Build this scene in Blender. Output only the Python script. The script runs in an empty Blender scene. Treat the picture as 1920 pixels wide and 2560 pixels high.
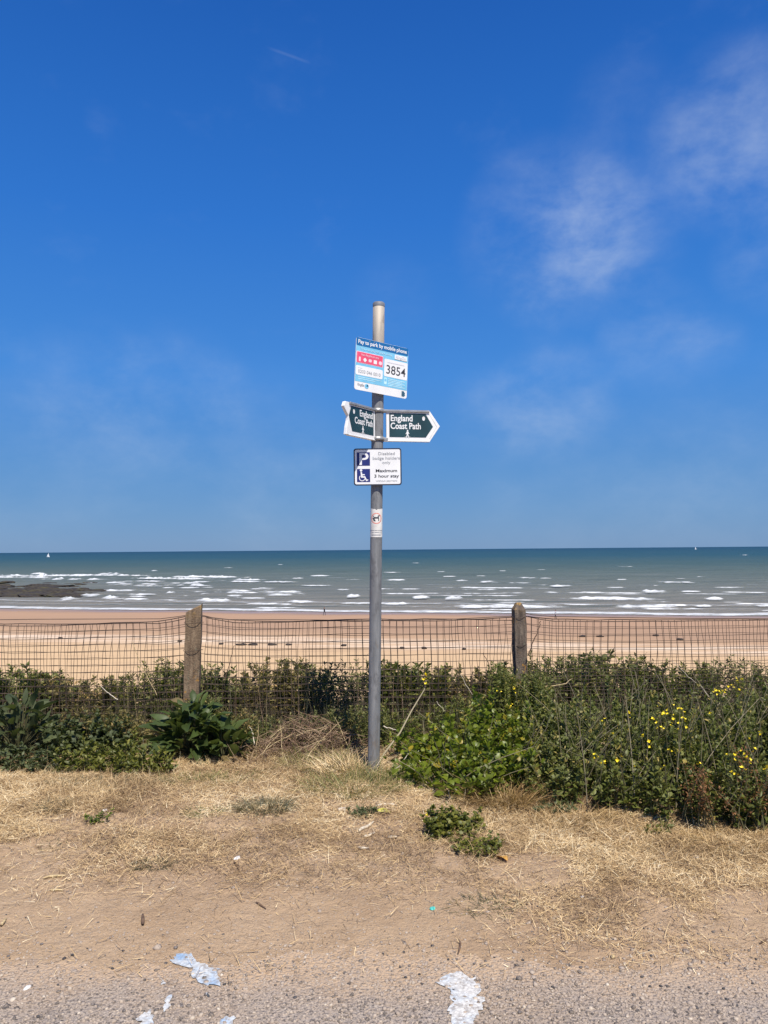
import bpy, bmesh, math, random
import numpy as np
from mathutils import Vector, Matrix, Quaternion
R = math.radians
random.seed(7); RNG = np.random.default_rng(11)
scn = bpy.context.scene
COL = scn.collection

# ------------------------------------------------------------------ camera
FPX, CX, CY = 1900.0, 960.0, 1280.0           # photo pixels
EYE = Vector((0, 0, 1.5)); PITCH, ROLL = R(2.83), R(0.48)
_f = Vector((0, math.cos(PITCH), math.sin(PITCH)))
_u0 = Vector((0, -math.sin(PITCH), math.cos(PITCH))); _r0 = Vector((1, 0, 0))
_r = _r0*math.cos(ROLL) - _u0*math.sin(ROLL)
_u = _u0*math.cos(ROLL) + _r0*math.sin(ROLL)
cam_d = bpy.data.cameras.new('camera'); cam = bpy.data.objects.new('camera', cam_d); COL.objects.link(cam)
M = Matrix.Identity(4)
for i in range(3):
    M[i][0], M[i][1], M[i][2], M[i][3] = _r[i], _u[i], -_f[i], EYE[i]
cam.matrix_world = M
cam_d.sensor_fit = 'VERTICAL'; cam_d.sensor_height = 36; cam_d.lens = FPX/2560*36
cam_d.clip_start = 0.05; cam_d.clip_end = 200000
scn.camera = cam
scn.render.resolution_x, scn.render.resolution_y = 768, 1024

def ray(px, py): return _f*FPX + _r*(px-CX) + _u*(CY-py)
def at_y(px, py, Y):
    d = ray(px, py); return EYE + d*(Y/d.y)
def at_z(px, py, z):
    d = ray(px, py); return EYE + d*((z-EYE.z)/d.z)

# ------------------------------------------------------------------ sky, sun, exposure
SUN_EL, SUN_AZ = R(58), R(20)                 # behind the camera, a little to the right
sun_dir = Vector((math.sin(SUN_AZ)*math.cos(SUN_EL), -math.cos(SUN_AZ)*math.cos(SUN_EL), math.sin(SUN_EL)))
w = bpy.data.worlds.new('World'); scn.world = w; w.use_nodes = True
def build_world():
    nt = w.node_tree; N = nt.nodes; L = nt.links; N.clear()
    out = N.new('ShaderNodeOutputWorld'); bg = N.new('ShaderNodeBackground')
    sky = N.new('ShaderNodeTexSky'); sky.sky_type = 'NISHITA'; sky.sun_disc = False
    sky.sun_elevation = SUN_EL; sky.sun_rotation = math.pi - SUN_AZ
    sky.air_density = 1.0; sky.dust_density = 0.15; sky.ozone_density = 3.0; sky.altitude = 0
    hs = N.new('ShaderNodeHueSaturation'); hs.inputs['Saturation'].default_value = 1.22; hs.inputs['Value'].default_value = 1.0
    hs.inputs['Hue'].default_value = 0.503
    L.new(sky.outputs[0], hs.inputs['Color'])
    tc = N.new('ShaderNodeTexCoord')
    sx = N.new('ShaderNodeSeparateXYZ'); L.new(tc.outputs['Generated'], sx.inputs[0])
    gr = N.new('ShaderNodeValToRGB'); L.new(sx.outputs[2], gr.inputs[0]); el = gr.color_ramp.elements
    stops = ((0, (.105, .262, .53)), (.1, (.082, .26, .60)), (.22, (.054, .25, .70)), (.4, (.026, .178, .63)), (.6, (.0125, .112, .475)), (1, (.009, .08, .36)))
    while len(el) < len(stops): el.new(.5)
    for e_, (p_, c_) in zip(el, stops): e_.position = p_; e_.color = (*c_, 1)
    sc = N.new('ShaderNodeVectorMath'); sc.operation = 'SCALE'; sc.inputs['Scale'].default_value = 7.3; L.new(gr.outputs[0], sc.inputs[0])
    bl = N.new('ShaderNodeMix'); bl.data_type = 'RGBA'; bl.inputs['Factor'].default_value = .9
    L.new(hs.outputs[0], bl.inputs[6]); L.new(sc.outputs[0], bl.inputs[7])
    def math_(op, a, b=None, c=None, clamp=False):
        m = N.new('ShaderNodeMath'); m.operation = op; m.use_clamp = clamp
        for i, v in enumerate((a, b, c)):
            if v is None: continue
            if isinstance(v, (int, float)): m.inputs[i].default_value = v
            else: L.new(v, m.inputs[i])
        return m.outputs[0]
    def dot(vec):
        v = N.new('ShaderNodeVectorMath'); v.operation = 'DOT_PRODUCT'
        L.new(tc.outputs['Generated'], v.inputs[0]); v.inputs[1].default_value = vec; return v.outputs['Value']
    def smooth(val, a, b):
        m = N.new('ShaderNodeMapRange'); m.interpolation_type = 'SMOOTHSTEP'
        L.new(val, m.inputs[0]); m.inputs[1].default_value = a; m.inputs[2].default_value = b; return m.outputs[0]
    mp = N.new('ShaderNodeMapping'); mp.inputs['Scale'].default_value = (3.4, 3.4, 5.2)
    L.new(tc.outputs['Generated'], mp.inputs['Vector'])
    nz = N.new('ShaderNodeTexNoise'); nz.inputs['Scale'].default_value = 3.0; nz.inputs['Detail'].default_value = 5
    nz.inputs['Roughness'].default_value = 0.6; nz.inputs['Distortion'].default_value = 0.1
    L.new(mp.outputs[0], nz.inputs['Vector'])
    wisp = smooth(nz.outputs['Fac'], 0.22, 0.85)
    total = math_('MULTIPLY', smooth(nz.outputs['Fac'], 0.55, 0.85), 0.12)
    for px, py, rad, amt in ((1380, 590, 210, .75), (1520, 590, 170, .6), (1470, 560, 150, .4), (1860, 345, 190, 1.05), (1790, 390, 110, .3), (1560, 290, 130, .25), (1250, 1030, 130, .5), (1380, 1000, 150, .6),
                             (230, 990, 180, .4), (420, 1020, 200, .45), (1640, 840, 130, .5), (1780, 850, 80, .3), (1915, 650, 110, .6), (1340, 760, 90, .35), (620, 1120, 220, .25), (60, 1190, 230, .25), (980, 740, 100, .2),
                             (1850, 1180, 260, .3), (1450, 1260, 280, .25), (740, 1270, 240, .2)):
        d = ray(px, py).normalized(); a = rad/FPX
        m = smooth(dot(d), math.cos(a*1.15), math.cos(a*0.05))
        total = math_('ADD', total, math_('MULTIPLY', math_('MULTIPLY', m, wisp), amt))
    # short vapour trail
    c1, c2 = ray(672, 120).normalized(), ray(772, 156).normalized()
    n = c1.cross(c2).normalized(); mid = (c1+c2).normalized()
    line = smooth(math_('ABSOLUTE', dot(n)), 0.0024, 0.0002); seg = smooth(dot(mid), math.cos(52/FPX), math.cos(10/FPX))
    total = math_('ADD', total, math_('MULTIPLY', math_('MULTIPLY', line, seg), 0.17))
    mix = N.new('ShaderNodeMix'); mix.data_type = 'RGBA'
    L.new(math_('MINIMUM', math_('MULTIPLY', total, 0.3), 0.4), mix.inputs['Factor'])
    L.new(bl.outputs[2], mix.inputs[6]); mix.inputs[7].default_value = (4.6, 5.3, 6.3, 1)
    L.new(mix.outputs[2], bg.inputs['Color']); bg.inputs['Strength'].default_value = 0.11
    L.new(bg.outputs[0], out.inputs['Surface'])
build_world()
sl = bpy.data.lights.new('sun', 'SUN'); sl.energy = 4.9; sl.angle = R(0.53); sl.color = (1.0, 0.935, 0.835)
sun = bpy.data.objects.new('sun', sl); COL.objects.link(sun)
sun.rotation_euler = sun_dir.to_track_quat('Z', 'Y').to_euler(); sun.location = (3, -10, 20)
scn.view_settings.view_transform = 'Standard'; scn.view_settings.look = 'None'
scn.view_settings.exposure = 0.3; scn.view_settings.gamma = 1.0; scn.view_settings.use_curve_mapping = False

# ------------------------------------------------------------------ helpers
def tag(o, label=None, cat=None, group=None, kind=None):
    if label: o['label'] = label
    if cat: o['category'] = cat
    if group: o['group'] = group
    if kind: o['kind'] = kind
    return o
def empty(name, loc=(0, 0, 0), label=None, cat=None, group=None):
    o = bpy.data.objects.new(name, None); COL.objects.link(o); o.location = loc; o.empty_display_size = 0.1
    return tag(o, label, cat, group)
def link(name, me, parent=None, loc=None):
    o = bpy.data.objects.new(name, me); COL.objects.link(o)
    if parent is not None: o.parent = parent
    if loc is not None: o.location = loc
    return o
def np_mesh(name, V, F, mat=None, attrs=None, smooth=False):
    """V (n,3); F (m,k) faces of one size k"""
    V = np.asarray(V, np.float32); F = np.asarray(F, np.int32)
    me = bpy.data.meshes.new(name); k = F.shape[1]
    me.vertices.add(len(V)); me.vertices.foreach_set('co', V.ravel())
    me.loops.add(F.size); me.loops.foreach_set('vertex_index', F.ravel())
    me.polygons.add(len(F)); me.polygons.foreach_set('loop_start', np.arange(0, F.size, k, dtype=np.int32))
    if smooth: me.polygons.foreach_set('use_smooth', np.ones(len(F), bool))
    me.update(calc_edges=True)
    for an, av in (attrs or {}).items():
        a = me.attributes.new(an, 'FLOAT', 'POINT'); a.data.foreach_set('value', np.asarray(av, np.float32))
    if mat: me.materials.append(mat)
    return me
def bm_mesh(name, bm, mat=None, smooth=False):
    me = bpy.data.meshes.new(name); bm.to_mesh(me); bm.free()
    if mat: me.materials.append(mat)
    if smooth:
        me.polygons.foreach_set('use_smooth', np.ones(len(me.polygons), bool))
    return me
def rots(az, el, roll):
    """batch matrices: leaf lies along +Y; roll about Y, raise by el, turn to heading az (0 = +Y, positive to the left)"""
    az, el, roll = np.broadcast_arrays(*[np.asarray(a, float) for a in (az, el, roll)])
    ca, sa, ce, se, cr, sr = np.cos(az), np.sin(az), np.cos(el), np.sin(el), np.cos(roll), np.sin(roll)
    o, i = np.zeros_like(ca), np.ones_like(ca)
    mk = lambda *r: np.stack([np.stack(x, -1) for x in r], -2)
    Rz = mk((ca, -sa, o), (sa, ca, o), (o, o, i)); Rx = mk((i, o, o), (o, ce, -se), (o, se, ce)); Ry = mk((cr, o, sr), (o, i, o), (-sr, o, cr))
    return Rz @ Rx @ Ry
class Soup:
    def __init__(s): s.V = []; s.F = []; s.A = []; s.n = 0
    def add(s, tv, tf, Ms, T, rnd):
        tv = np.asarray(tv, float); tf = np.asarray(tf); k = len(T)
        if k == 0: return
        V = np.einsum('kij,nj->kni', Ms, tv) + np.asarray(T)[:, None, :]
        F = tf[None] + (np.arange(k)*len(tv))[:, None, None] + s.n
        s.V.append(V.reshape(-1, 3)); s.F.append(F.reshape(-1, tf.shape[1])); s.n += k*len(tv)
        s.A.append(np.repeat(np.asarray(rnd), len(tv)))
    def mesh(s, name, mat, smooth=False):
        return np_mesh(name, np.concatenate(s.V), np.concatenate(s.F), mat, {'rnd': np.concatenate(s.A)}, smooth)
def leaf(L=1, W=.4, fold=.25, curl=.2, n=4, wav=0, peak=.45, seed=0):
    r = random.Random(seed); vs = []; fs = []
    e = math.log(.5)/math.log(peak)
    for i in range(n+1):
        t = i/n; y = L*t; z = -curl*L*t*t + curl*.5*L*t
        wd = max(.02*W, W*.5*math.sin(math.pi*min(.985, max(.03, t))**e))
        a = wav*W*r.uniform(-1, 1); b = wav*W*r.uniform(-1, 1)
        vs += [(-wd, y, z+fold*wd+a), (0, y, z), (wd, y, z+fold*wd+b)]
        if i:
            q = (i-1)*3; fs += [(q, q+1, q+4, q+3), (q+1, q+2, q+5, q+4)]
    return np.array(vs), np.array(fs)
def blade(L=1, W=.02, bend=.3, n=3):
    vs = []; fs = []
    for i in range(n+1):
        t = i/n; wd = W*.5*(1-t*.92)
        y = L*t*(1-.25*bend*t); z = -bend*L*t*t
        vs += [(-wd, y, z), (wd, y, z)]
        if i: q = (i-1)*2; fs.append((q, q+1, q+3, q+2))
    return np.array(vs), np.array(fs)
def tube_np(pts, rad, sides=4):
    """polyline tube; rad scalar or list"""
    P = np.asarray(pts, float); n = len(P)
    rad = np.broadcast_to(np.asarray(rad, float), (n,))
    T = np.gradient(P, axis=0); T /= np.linalg.norm(T, axis=1)[:, None]+1e-12
    ref = np.array([0, 0, 1.]) if abs(T[n//2][2]) < .9 else np.array([0, 1., 0])
    A = np.cross(T, ref); A /= np.linalg.norm(A, axis=1)[:, None]+1e-12; B = np.cross(T, A)
    ang = np.arange(sides)*2*math.pi/sides
    V = P[:, None] + rad[:, None, None]*(A[:, None]*np.cos(ang)[None, :, None] + B[:, None]*np.sin(ang)[None, :, None])
    i = np.arange(n-1)[:, None]*sides; j = np.arange(sides)[None]; j2 = (j+1) % sides
    F = np.stack([i+j, i+j2, i+sides+j2, i+sides+j], -1).reshape(-1, 4)
    return V.reshape(-1, 3), F
class Tubes:
    def __init__(s): s.V = []; s.F = []; s.A = []; s.n = 0
    def add(s, pts, rad, sides=4, rnd=.5):
        V, F = tube_np(pts, rad, sides); s.V.append(V); s.F.append(F+s.n); s.n += len(V); s.A.append(np.full(len(V), rnd))
    def mesh(s, name, mat, smooth=False):
        return np_mesh(name, np.concatenate(s.V), np.concatenate(s.F), mat, {'rnd': np.concatenate(s.A)}, smooth)
_perm = np.random.default_rng(5).random((256, 256))
def vnoise(x, y):
    x = np.asarray(x, float); y = np.asarray(y, float)
    xi, yi = np.floor(x).astype(int), np.floor(y).astype(int); fx, fy = x-xi, y-yi
    fx = fx*fx*(3-2*fx); fy = fy*fy*(3-2*fy)
    g = lambda a, b: _perm[a & 255, b & 255]
    return (g(xi, yi)*(1-fx)+g(xi+1, yi)*fx)*(1-fy) + (g(xi, yi+1)*(1-fx)+g(xi+1, yi+1)*fx)*fy
def fbm(x, y, s=1.0, o=4, off=0):
    t = 0; a = .5; x = np.asarray(x)*s+off*17.3; y = np.asarray(y)*s+off*9.7
    for k in range(o): t = t + a*vnoise(x, y); x = x*2.03+3.1; y = y*2.03+1.7; a *= .5
    return t/(1-.5**o)
def grid_mesh(name, xs, ys, zf, mat, smooth=True):
    X, Y = np.meshgrid(xs, ys); Z = zf(X, Y); nx, ny = len(xs), len(ys)
    V = np.stack([X, Y, Z], -1).reshape(-1, 3)
    i = np.arange(ny-1)[:, None]*nx; j = np.arange(nx-1)[None]
    F = np.stack([i+j, i+j+1, i+nx+j+1, i+nx+j], -1).reshape(-1, 4)
    return np_mesh(name, V, F, mat, None, smooth)

# ------------------------------------------------------------------ materials
def new_mat(name):
    m = bpy.data.materials.new(name); m.use_nodes = True
    nt = m.node_tree; b = nt.nodes['Principled BSDF']; return m, nt, b
class NB:
    """tiny node builder"""
    def __init__(s, nt): s.nt = nt
    def node(s, t, **kw):
        n = s.nt.nodes.new(t)
        for k, v in kw.items(): setattr(n, k, v)
        return n
    def link(s, a, b): s.nt.links.new(a, b)
    def pos(s): return s.node('ShaderNodeNewGeometry').outputs['Position']
    def obj(s): return s.node('ShaderNodeTexCoord').outputs['Object']
    def scale(s, v, sc):
        m = s.node('ShaderNodeMapping'); m.inputs['Scale'].default_value = sc; s.link(v, m.inputs['Vector']); return m.outputs[0]
    def noise(s, v, sc, det=4, rough=.55, dist=0):
        n = s.node('ShaderNodeTexNoise'); n.inputs['Scale'].default_value = sc; n.inputs['Detail'].default_value = det
        n.inputs['Roughness'].default_value = rough; n.inputs['Distortion'].default_value = dist
        if v is not None: s.link(v, n.inputs['Vector'])
        return n.outputs['Fac']
    def vor(s, v, sc, feat='F1', out='Distance'):
        n = s.node('ShaderNodeTexVoronoi'); n.feature = feat; n.inputs['Scale'].default_value = sc
        if v is not None: s.link(v, n.inputs['Vector'])
        return n.outputs[out]
    def ramp(s, fac, stops):
        r = s.node('ShaderNodeValToRGB'); e = r.color_ramp.elements
        while len(e) < len(stops): e.new(.5)
        for k, (p, c) in enumerate(stops):
            e[k].position = p; e[k].color = (*c, 1) if len(c) == 3 else c
        s.link(fac, r.inputs[0]); return r.outputs[0]
    def rng(s, v, a, b, c=0., d=1., smooth=True):
        m = s.node('ShaderNodeMapRange'); m.interpolation_type = 'SMOOTHSTEP' if smooth else 'LINEAR'
        s.link(v, m.inputs[0])
        for i, x in enumerate((a, b, c, d)): m.inputs[i+1].default_value = x
        return m.outputs[0]
    def mix(s, f, a, b, mode='MIX'):
        m = s.node('ShaderNodeMix', data_type='RGBA', blend_type=mode)
        for i, x in ((0, f), (6, a), (7, b)):
            if isinstance(x, (int, float)): m.inputs[i].default_value = x
            elif isinstance(x, tuple): m.inputs[i].default_value = (*x, 1) if len(x) == 3 else x
            else: s.link(x, m.inputs[i])
        return m.outputs[2]
    def math(s, op, a, b=0., clamp=False):
        m = s.node('ShaderNodeMath', operation=op, use_clamp=clamp)
        for i, x in enumerate((a, b)):
            if isinstance(x, (int, float)): m.inputs[i].default_value = x
            else: s.link(x, m.inputs[i])
        return m.outputs[0]
    def sep(s, v):
        n = s.node('ShaderNodeSeparateXYZ'); s.link(v, n.inputs[0]); return n.outputs
    def bump(s, h, strength, dist, normal=None):
        n = s.node('ShaderNodeBump'); n.inputs['Strength'].default_value = strength; n.inputs['Distance'].default_value = dist
        s.link(h, n.inputs['Height'])
        if normal is not None: s.link(normal, n.inputs['Normal'])
        return n.outputs[0]
    def attr(s, name='rnd'): return s.node('ShaderNodeAttribute', attribute_name=name).outputs['Fac']
def plain(name, col, rough=.5, var=.06, metal=0., spec=.5, scale=25):
    m, nt, b = new_mat(name); g = NB(nt)
    n = g.noise(g.pos(), scale, 5)
    c2 = tuple(max(0, c*(1-var*2.2)) for c in col); c3 = tuple(min(1, c*(1+var)) for c in col)
    g.link(g.ramp(n, [(.3, c2), (.65, c3)]), b.inputs['Base Color'])
    b.inputs['Roughness'].default_value = rough; b.inputs['Metallic'].default_value = metal; b.inputs['Specular IOR Level'].default_value = spec
    return m
def foliage(name, stops, trans=.25, rough=.5, spec=.4, blot=.25, gain=(1.95, 1.65, 1.0)):
    stops = [(p, tuple(c[i]*gain[i] for i in range(3))) for p, c in stops]
    m, nt, b = new_mat(name); g = NB(nt)
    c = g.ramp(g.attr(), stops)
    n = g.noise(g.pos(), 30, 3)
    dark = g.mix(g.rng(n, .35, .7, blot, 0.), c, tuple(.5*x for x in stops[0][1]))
    g.link(dark, b.inputs['Base Color']); b.inputs['Roughness'].default_value = rough; b.inputs['Specular IOR Level'].default_value = spec
    tr = g.node('ShaderNodeBsdfTranslucent'); g.link(g.mix(.5, dark, (.25, .32, .05)), tr.inputs['Color'])
    mx = g.node('ShaderNodeMixShader'); mx.inputs[0].default_value = trans*1.3
    g.link(b.outputs[0], mx.inputs[1]); g.link(tr.outputs[0], mx.inputs[2])
    g.link(mx.outputs[0], nt.nodes['Material Output'].inputs['Surface'])
    return m
MAT = {}
def build_mats():
    # asphalt: worn, sandy, pale binder with dark pits and mixed aggregate
    m, nt, b = new_mat('asphalt'); g = NB(nt); p = g.pos()
    big = g.noise(p, 2.2, 4); fine = g.noise(p, 140, 3); v = g.vor(p, 75); vc = g.vor(p, 75, out='Color')
    base = g.ramp(fine, [(.3, (.25, .205, .17)), (.7, (.44, .37, .305))])
    stone = g.ramp(g.sep(vc)[0], [(0, (.07, .065, .065)), (.3, (.26, .215, .18)), (.75, (.39, .325, .27)), (1, (.5, .43, .35))])
    c = g.mix(g.rng(v, .25, .5, .75, 0.), base, stone)
    c = g.mix(g.rng(g.noise(p, 95, 2), .56, .66, 0., .75), c, (.05, .045, .045))
    c = g.mix(g.rng(big, .45, .7, 0., .45), c, (.36, .27, .19))
    yy = g.math('ADD', g.sep(p)[1], g.math('MULTIPLY', g.math('SUBTRACT', g.noise(p, 3.5, 5, .65), .5), .55))
    dust = g.math('MULTIPLY', g.rng(yy, 2.5, 2.86), g.rng(g.noise(p, 60, 3), .3, .6, .35, 1.))
    c = g.mix(dust, c, (.5, .355, .225))
    c = g.mix(g.rng(g.noise(p, 5, 5, .7), .56, .7, 0., .4), c, (.13, .11, .1))
    g.link(c, b.inputs['Base Color']); b.inputs['Roughness'].default_value = .92; b.inputs['Specular IOR Level'].default_value = .2
    g.link(g.bump(g.math('ADD', g.math('MULTIPLY', v, -.6), g.noise(p, 95, 3)), .9, .012), b.inputs['Normal']); MAT['asphalt'] = m
    # aggregate chips
    m, nt, b = new_mat('aggregate'); g = NB(nt)
    c = g.ramp(g.attr(), [(0, (.045, .04, .04)), (.16, (.09, .08, .075)), (.22, (.29, .235, .19)), (.85, (.41, .335, .265)), (.97, (.47, .39, .3)), (1, (.62, .54, .43))])
    g.link(g.mix(g.rng(g.noise(g.pos(), 120, 3), .3, .7, 0., .6), c, (.37, .29, .215)), b.inputs['Base Color']); b.inputs['Roughness'].default_value = .85
    MAT['aggregate'] = m
    # sandy verge
    m, nt, b = new_mat('sandy_soil'); g = NB(nt); p = g.pos()
    big = g.noise(p, 1.3, 5, .6); mid = g.noise(p, 9, 5, .65); fine = g.noise(p, 180, 2); grit = g.vor(p, 220)
    c = g.ramp(big, [(.3, (.42, .285, .172)), (.5, (.52, .365, .225)), (.72, (.57, .415, .27))])
    c = g.mix(g.rng(mid, .5, .74, 0., .32), c, (.26, .17, .105))
    c = g.mix(g.rng(g.noise(p, 45, 4, .7), .57, .77, 0., .35), c, (.2, .14, .095))
    c = g.mix(g.rng(fine, .3, .75, .35, 0.), c, (.24, .165, .105))
    c = g.mix(g.math('MULTIPLY', g.rng(g.noise(p, 75, 5, .75), .58, .68, 0., .55), g.rng(g.noise(p, 4, 4), .35, .6)), c, (.12, .085, .06))
    c = g.mix(g.rng(g.noise(p, 20, 6, .7), .55, .75, 0., .45), c, (.52, .4, .27))
    c = g.mix(g.rng(g.sep(g.vor(p, 160, out='Color'))[0], .93, .97, 0., .7), c, (.45, .36, .27))
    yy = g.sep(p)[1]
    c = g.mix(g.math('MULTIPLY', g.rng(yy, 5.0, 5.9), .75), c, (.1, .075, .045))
    g.link(c, b.inputs['Base Color']); b.inputs['Roughness'].default_value = .95; b.inputs['Specular IOR Level'].default_value = .15
    h = g.math('ADD', g.math('ADD', g.math('MULTIPLY', mid, 1.3), g.math('MULTIPLY', g.noise(p, 60, 5, .7), .6)), g.math('MULTIPLY', fine, .22))
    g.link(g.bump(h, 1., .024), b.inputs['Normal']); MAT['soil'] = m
    # straw
    m, nt, b = new_mat('dry_straw'); g = NB(nt)
    c = g.ramp(g.attr(), [(0, (.17, .105, .055)), (.3, (.36, .24, .12)), (.6, (.58, .41, .205)), (.85, (.74, .56, .31)), (1, (.82, .69, .45))])
    g.link(c, b.inputs['Base Color']); b.inputs['Roughness'].default_value = .7; b.inputs['Specular IOR Level'].default_value = .3; MAT['straw'] = m
    MAT['green_grass'] = foliage('green_grass', [(0, (.05, .07, .016)), (.5, (.1, .125, .028)), (.8, (.22, .21, .06)), (1, (.4, .33, .14))], .2, blot=.1, gain=(1.1, 1.1, 1.1))
    MAT['dull_grass'] = foliage('dull_grass', [(0, (.045, .05, .025)), (.5, (.1, .095, .05)), (1, (.3, .23, .12))], .15, blot=.1, gain=(1.1, 1.1, 1.1))
    MAT['brown_grass'] = foliage('brown_grass', [(0, (.1, .06, .04)), (.5, (.26, .16, .1)), (1, (.5, .36, .22))], .15, blot=.1, gain=(1.1, 1.1, 1.1))
    MAT['orange_grass'] = foliage('orange_grass', [(0, (.16, .09, .035)), (.5, (.33, .2, .075)), (1, (.55, .4, .19))], .15, blot=.1, gain=(1.1, 1.1, 1.1))
    MAT['dock'] = foliage('dock_leaf', [(0, (.035, .055, .018)), (.45, (.06, .092, .026)), (.85, (.1, .135, .045)), (.97, (.15, .15, .06)), (1, (.22, .13, .08))], .2, .5, .35, gain=(1.15, 1.12, 1.))
    MAT['grey_leaf'] = foliage('grey_green_leaf', [(0, (.04, .058, .034)), (.5, (.075, .1, .058)), (1, (.13, .16, .095))], .2, .6, gain=(.95, .9, .6))
    MAT['low_leaf'] = foliage('low_weed_leaf', [(0, (.03, .043, .012)), (.6, (.065, .085, .02)), (1, (.12, .13, .035))], .2)
    MAT['hedge'] = foliage('hedge_leaf', [(0, (.045, .06, .03)), (.5, (.08, .1, .05)), (.85, (.12, .14, .07)), (1, (.2, .18, .1))], .25, .6)
    MAT['hedge_brown'] = foliage('hedge_leaf_brownish', [(0, (.06, .052, .032)), (.5, (.1, .094, .052)), (.9, (.15, .145, .075)), (1, (.25, .19, .12))], .25, .6)
    MAT['bright'] = foliage('bright_leaf', [(0, (.04, .07, .008)), (.5, (.085, .13, .014)), (.9, (.125, .17, .026)), (1, (.24, .21, .03))], .35, .4, .45, gain=(2.0, 1.75, 1.1))
    MAT['mustard'] = foliage('mustard_leaf', [(0, (.038, .056, .022)), (.5, (.072, .098, .036)), (.9, (.115, .14, .058)), (1, (.22, .2, .09))], .25, .5)
    MAT['glossy'] = foliage('dark_glossy_leaf', [(0, (.02, .045, .01)), (.6, (.045, .085, .016)), (1, (.1, .15, .03))], .2, .4)
    MAT['rust_leaf'] = foliage('rust_seed', [(0, (.08, .035, .015)), (.5, (.19, .08, .03)), (1, (.3, .15, .06))], .15, .7, gain=(1.1, 1.1, 1.1))
    m, nt, b = new_mat('stalk'); g = NB(nt)
    g.link(g.ramp(g.attr(), [(0, (.07, .075, .03)), (.4, (.14, .13, .06)), (.7, (.3, .25, .15)), (1, (.52, .45, .33))]), b.inputs['Base Color']); b.inputs['Roughness'].default_value = .7
    MAT['stalk'] = m
    MAT['petal'] = plain('petal', (.86, .68, .02), .5, .08)
    MAT['bleached'] = plain('bleached_wood', (.62, .54, .42), .8, .2, scale=60)
    MAT['straw_stick'] = plain('straw_stick', (.5, .38, .2), .8, .2, scale=60)
    MAT['dark_stick'] = plain('dark_stick', (.13, .08, .05), .85, .25, scale=60)
    MAT['shell'] = plain('shell_white', (.74, .7, .64), .5, .1, scale=80)
    MAT['yellow_leaf'] = plain('yellowing_leaf', (.42, .4, .06), .5, .25, scale=50)
    MAT['orange_leaf'] = plain('orange_leaf', (.62, .34, .07), .55, .2, scale=50)
    MAT['twine'] = plain('turquoise_twine', (.1, .55, .45), .6, .1)
    MAT['pebble'] = plain('pebble', (.2, .17, .15), .8, .3, scale=90)
    MAT['pebble_dark'] = plain('pebble_dark', (.07, .065, .065), .8, .3, scale=90)
    # paint on asphalt
    m, nt, b = new_mat('worn_road_paint'); g = NB(nt); p = g.pos()
    c = g.ramp(g.noise(p, 5.5, 4, .6), [(.4, (.66, .64, .59)), (.5, (.55, .59, .61)), (.62, (.27, .4, .56))])
    c = g.mix(g.rng(g.noise(p, 48, 6, .75), .5, .6, 0., .7), c, (.3, .265, .23))
    c = g.mix(g.rng(g.vor(p, 75), .35, .6, 0., .3), c, (.2, .18, .165))
    g.link(c, b.inputs['Base Color']); b.inputs['Roughness'].default_value = .7
    g.link(g.bump(g.noise(p, 90, 4), .6, .006), b.inputs['Normal']); MAT['paint'] = m
    # steel pole
    m, nt, b = new_mat('galvanised_pole'); g = NB(nt); p = g.pos()
    st = g.noise(g.scale(p, (22, 22, 2.2)), 2, 5, .65); bl = g.noise(g.scale(p, (1, 1, .45)), 26, 5, .6)
    c = g.ramp(st, [(.3, (.15, .155, .16)), (.55, (.225, .23, .235)), (.75, (.29, .29, .285))])
    c = g.mix(g.rng(bl, .5, .68, 0., .6), c, (.1, .1, .105))
    c = g.mix(g.rng(g.noise(g.scale(p, (3, 3, .6)), 9, 5, .7), .58, .7, 0., .55), c, (.24, .17, .11))
    z = g.sep(p)[2]
    c = g.mix(g.math('MULTIPLY', g.rng(z, 2.55, 2.85), g.rng(st, .2, .6, .55, .9)), c, (.5, .435, .35))
    c = g.mix(g.math('MULTIPLY', g.rng(z, 2.55, 2.85), g.rng(bl, .56, .64, 0., .5)), c, (.22, .18, .15))
    c = g.mix(g.math('MULTIPLY', g.rng(z, .75, .0), g.rng(bl, .44, .6, 0., .4)), c, (.2, .17, .14))
    g.link(c, b.inputs['Base Color']); b.inputs['Roughness'].default_value = .62; b.inputs['Metallic'].default_value = .15; b.inputs['Specular IOR Level'].default_value = .4
    g.link(g.bump(bl, .25, .003), b.inputs['Normal']); MAT['pole'] = m
    MAT['alu'] = plain('aluminium', (.42, .42, .41), .45, .12, .55)
    MAT['white'] = plain('white_enamel', (.82, .82, .81), .42, .03, scale=9)
    MAT['offwhite'] = plain('weathered_white', (.74, .72, .67), .55, .09, scale=18)
    MAT['dkgreen'] = plain('dark_green_enamel', (.012, .05, .062), .45, .12, scale=9)
    MAT['navy'] = plain('navy_print', (.012, .022, .16), .5, .12, scale=20)
    MAT['black_blue'] = plain('dark_blue_border', (.02, .025, .05), .5, .12)
    MAT['blue_hd'] = plain('blue_header', (.008, .135, .36), .5, .06)
    MAT['cyan'] = plain('cyan_print', (.2, .53, .74), .5, .05)
    MAT['pale_cyan'] = plain('pale_cyan_print', (.5, .76, .86), .5, .05)
    MAT['pink'] = plain('pink_print', (.78, .09, .17), .5, .05)
    MAT['palepink'] = plain('pale_pink_print', (.9, .6, .66), .5, .05)
    MAT['ink'] = plain('ink_grey', (.045, .045, .055), .6, .1)
    MAT['ink_soft'] = plain('ink_soft', (.3, .31, .33), .6, .1)
    MAT['ink_pale'] = plain('ink_pale', (.62, .6, .66), .6, .05)
    MAT['teal'] = plain('teal_logo', (.01, .1, .17), .6, .1)
    MAT['red'] = plain('faded_red_print', (.75, .3, .24), .6, .1)
    MAT['cap'] = plain('grey_cap', (.17, .18, .2), .6, .1)
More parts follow.
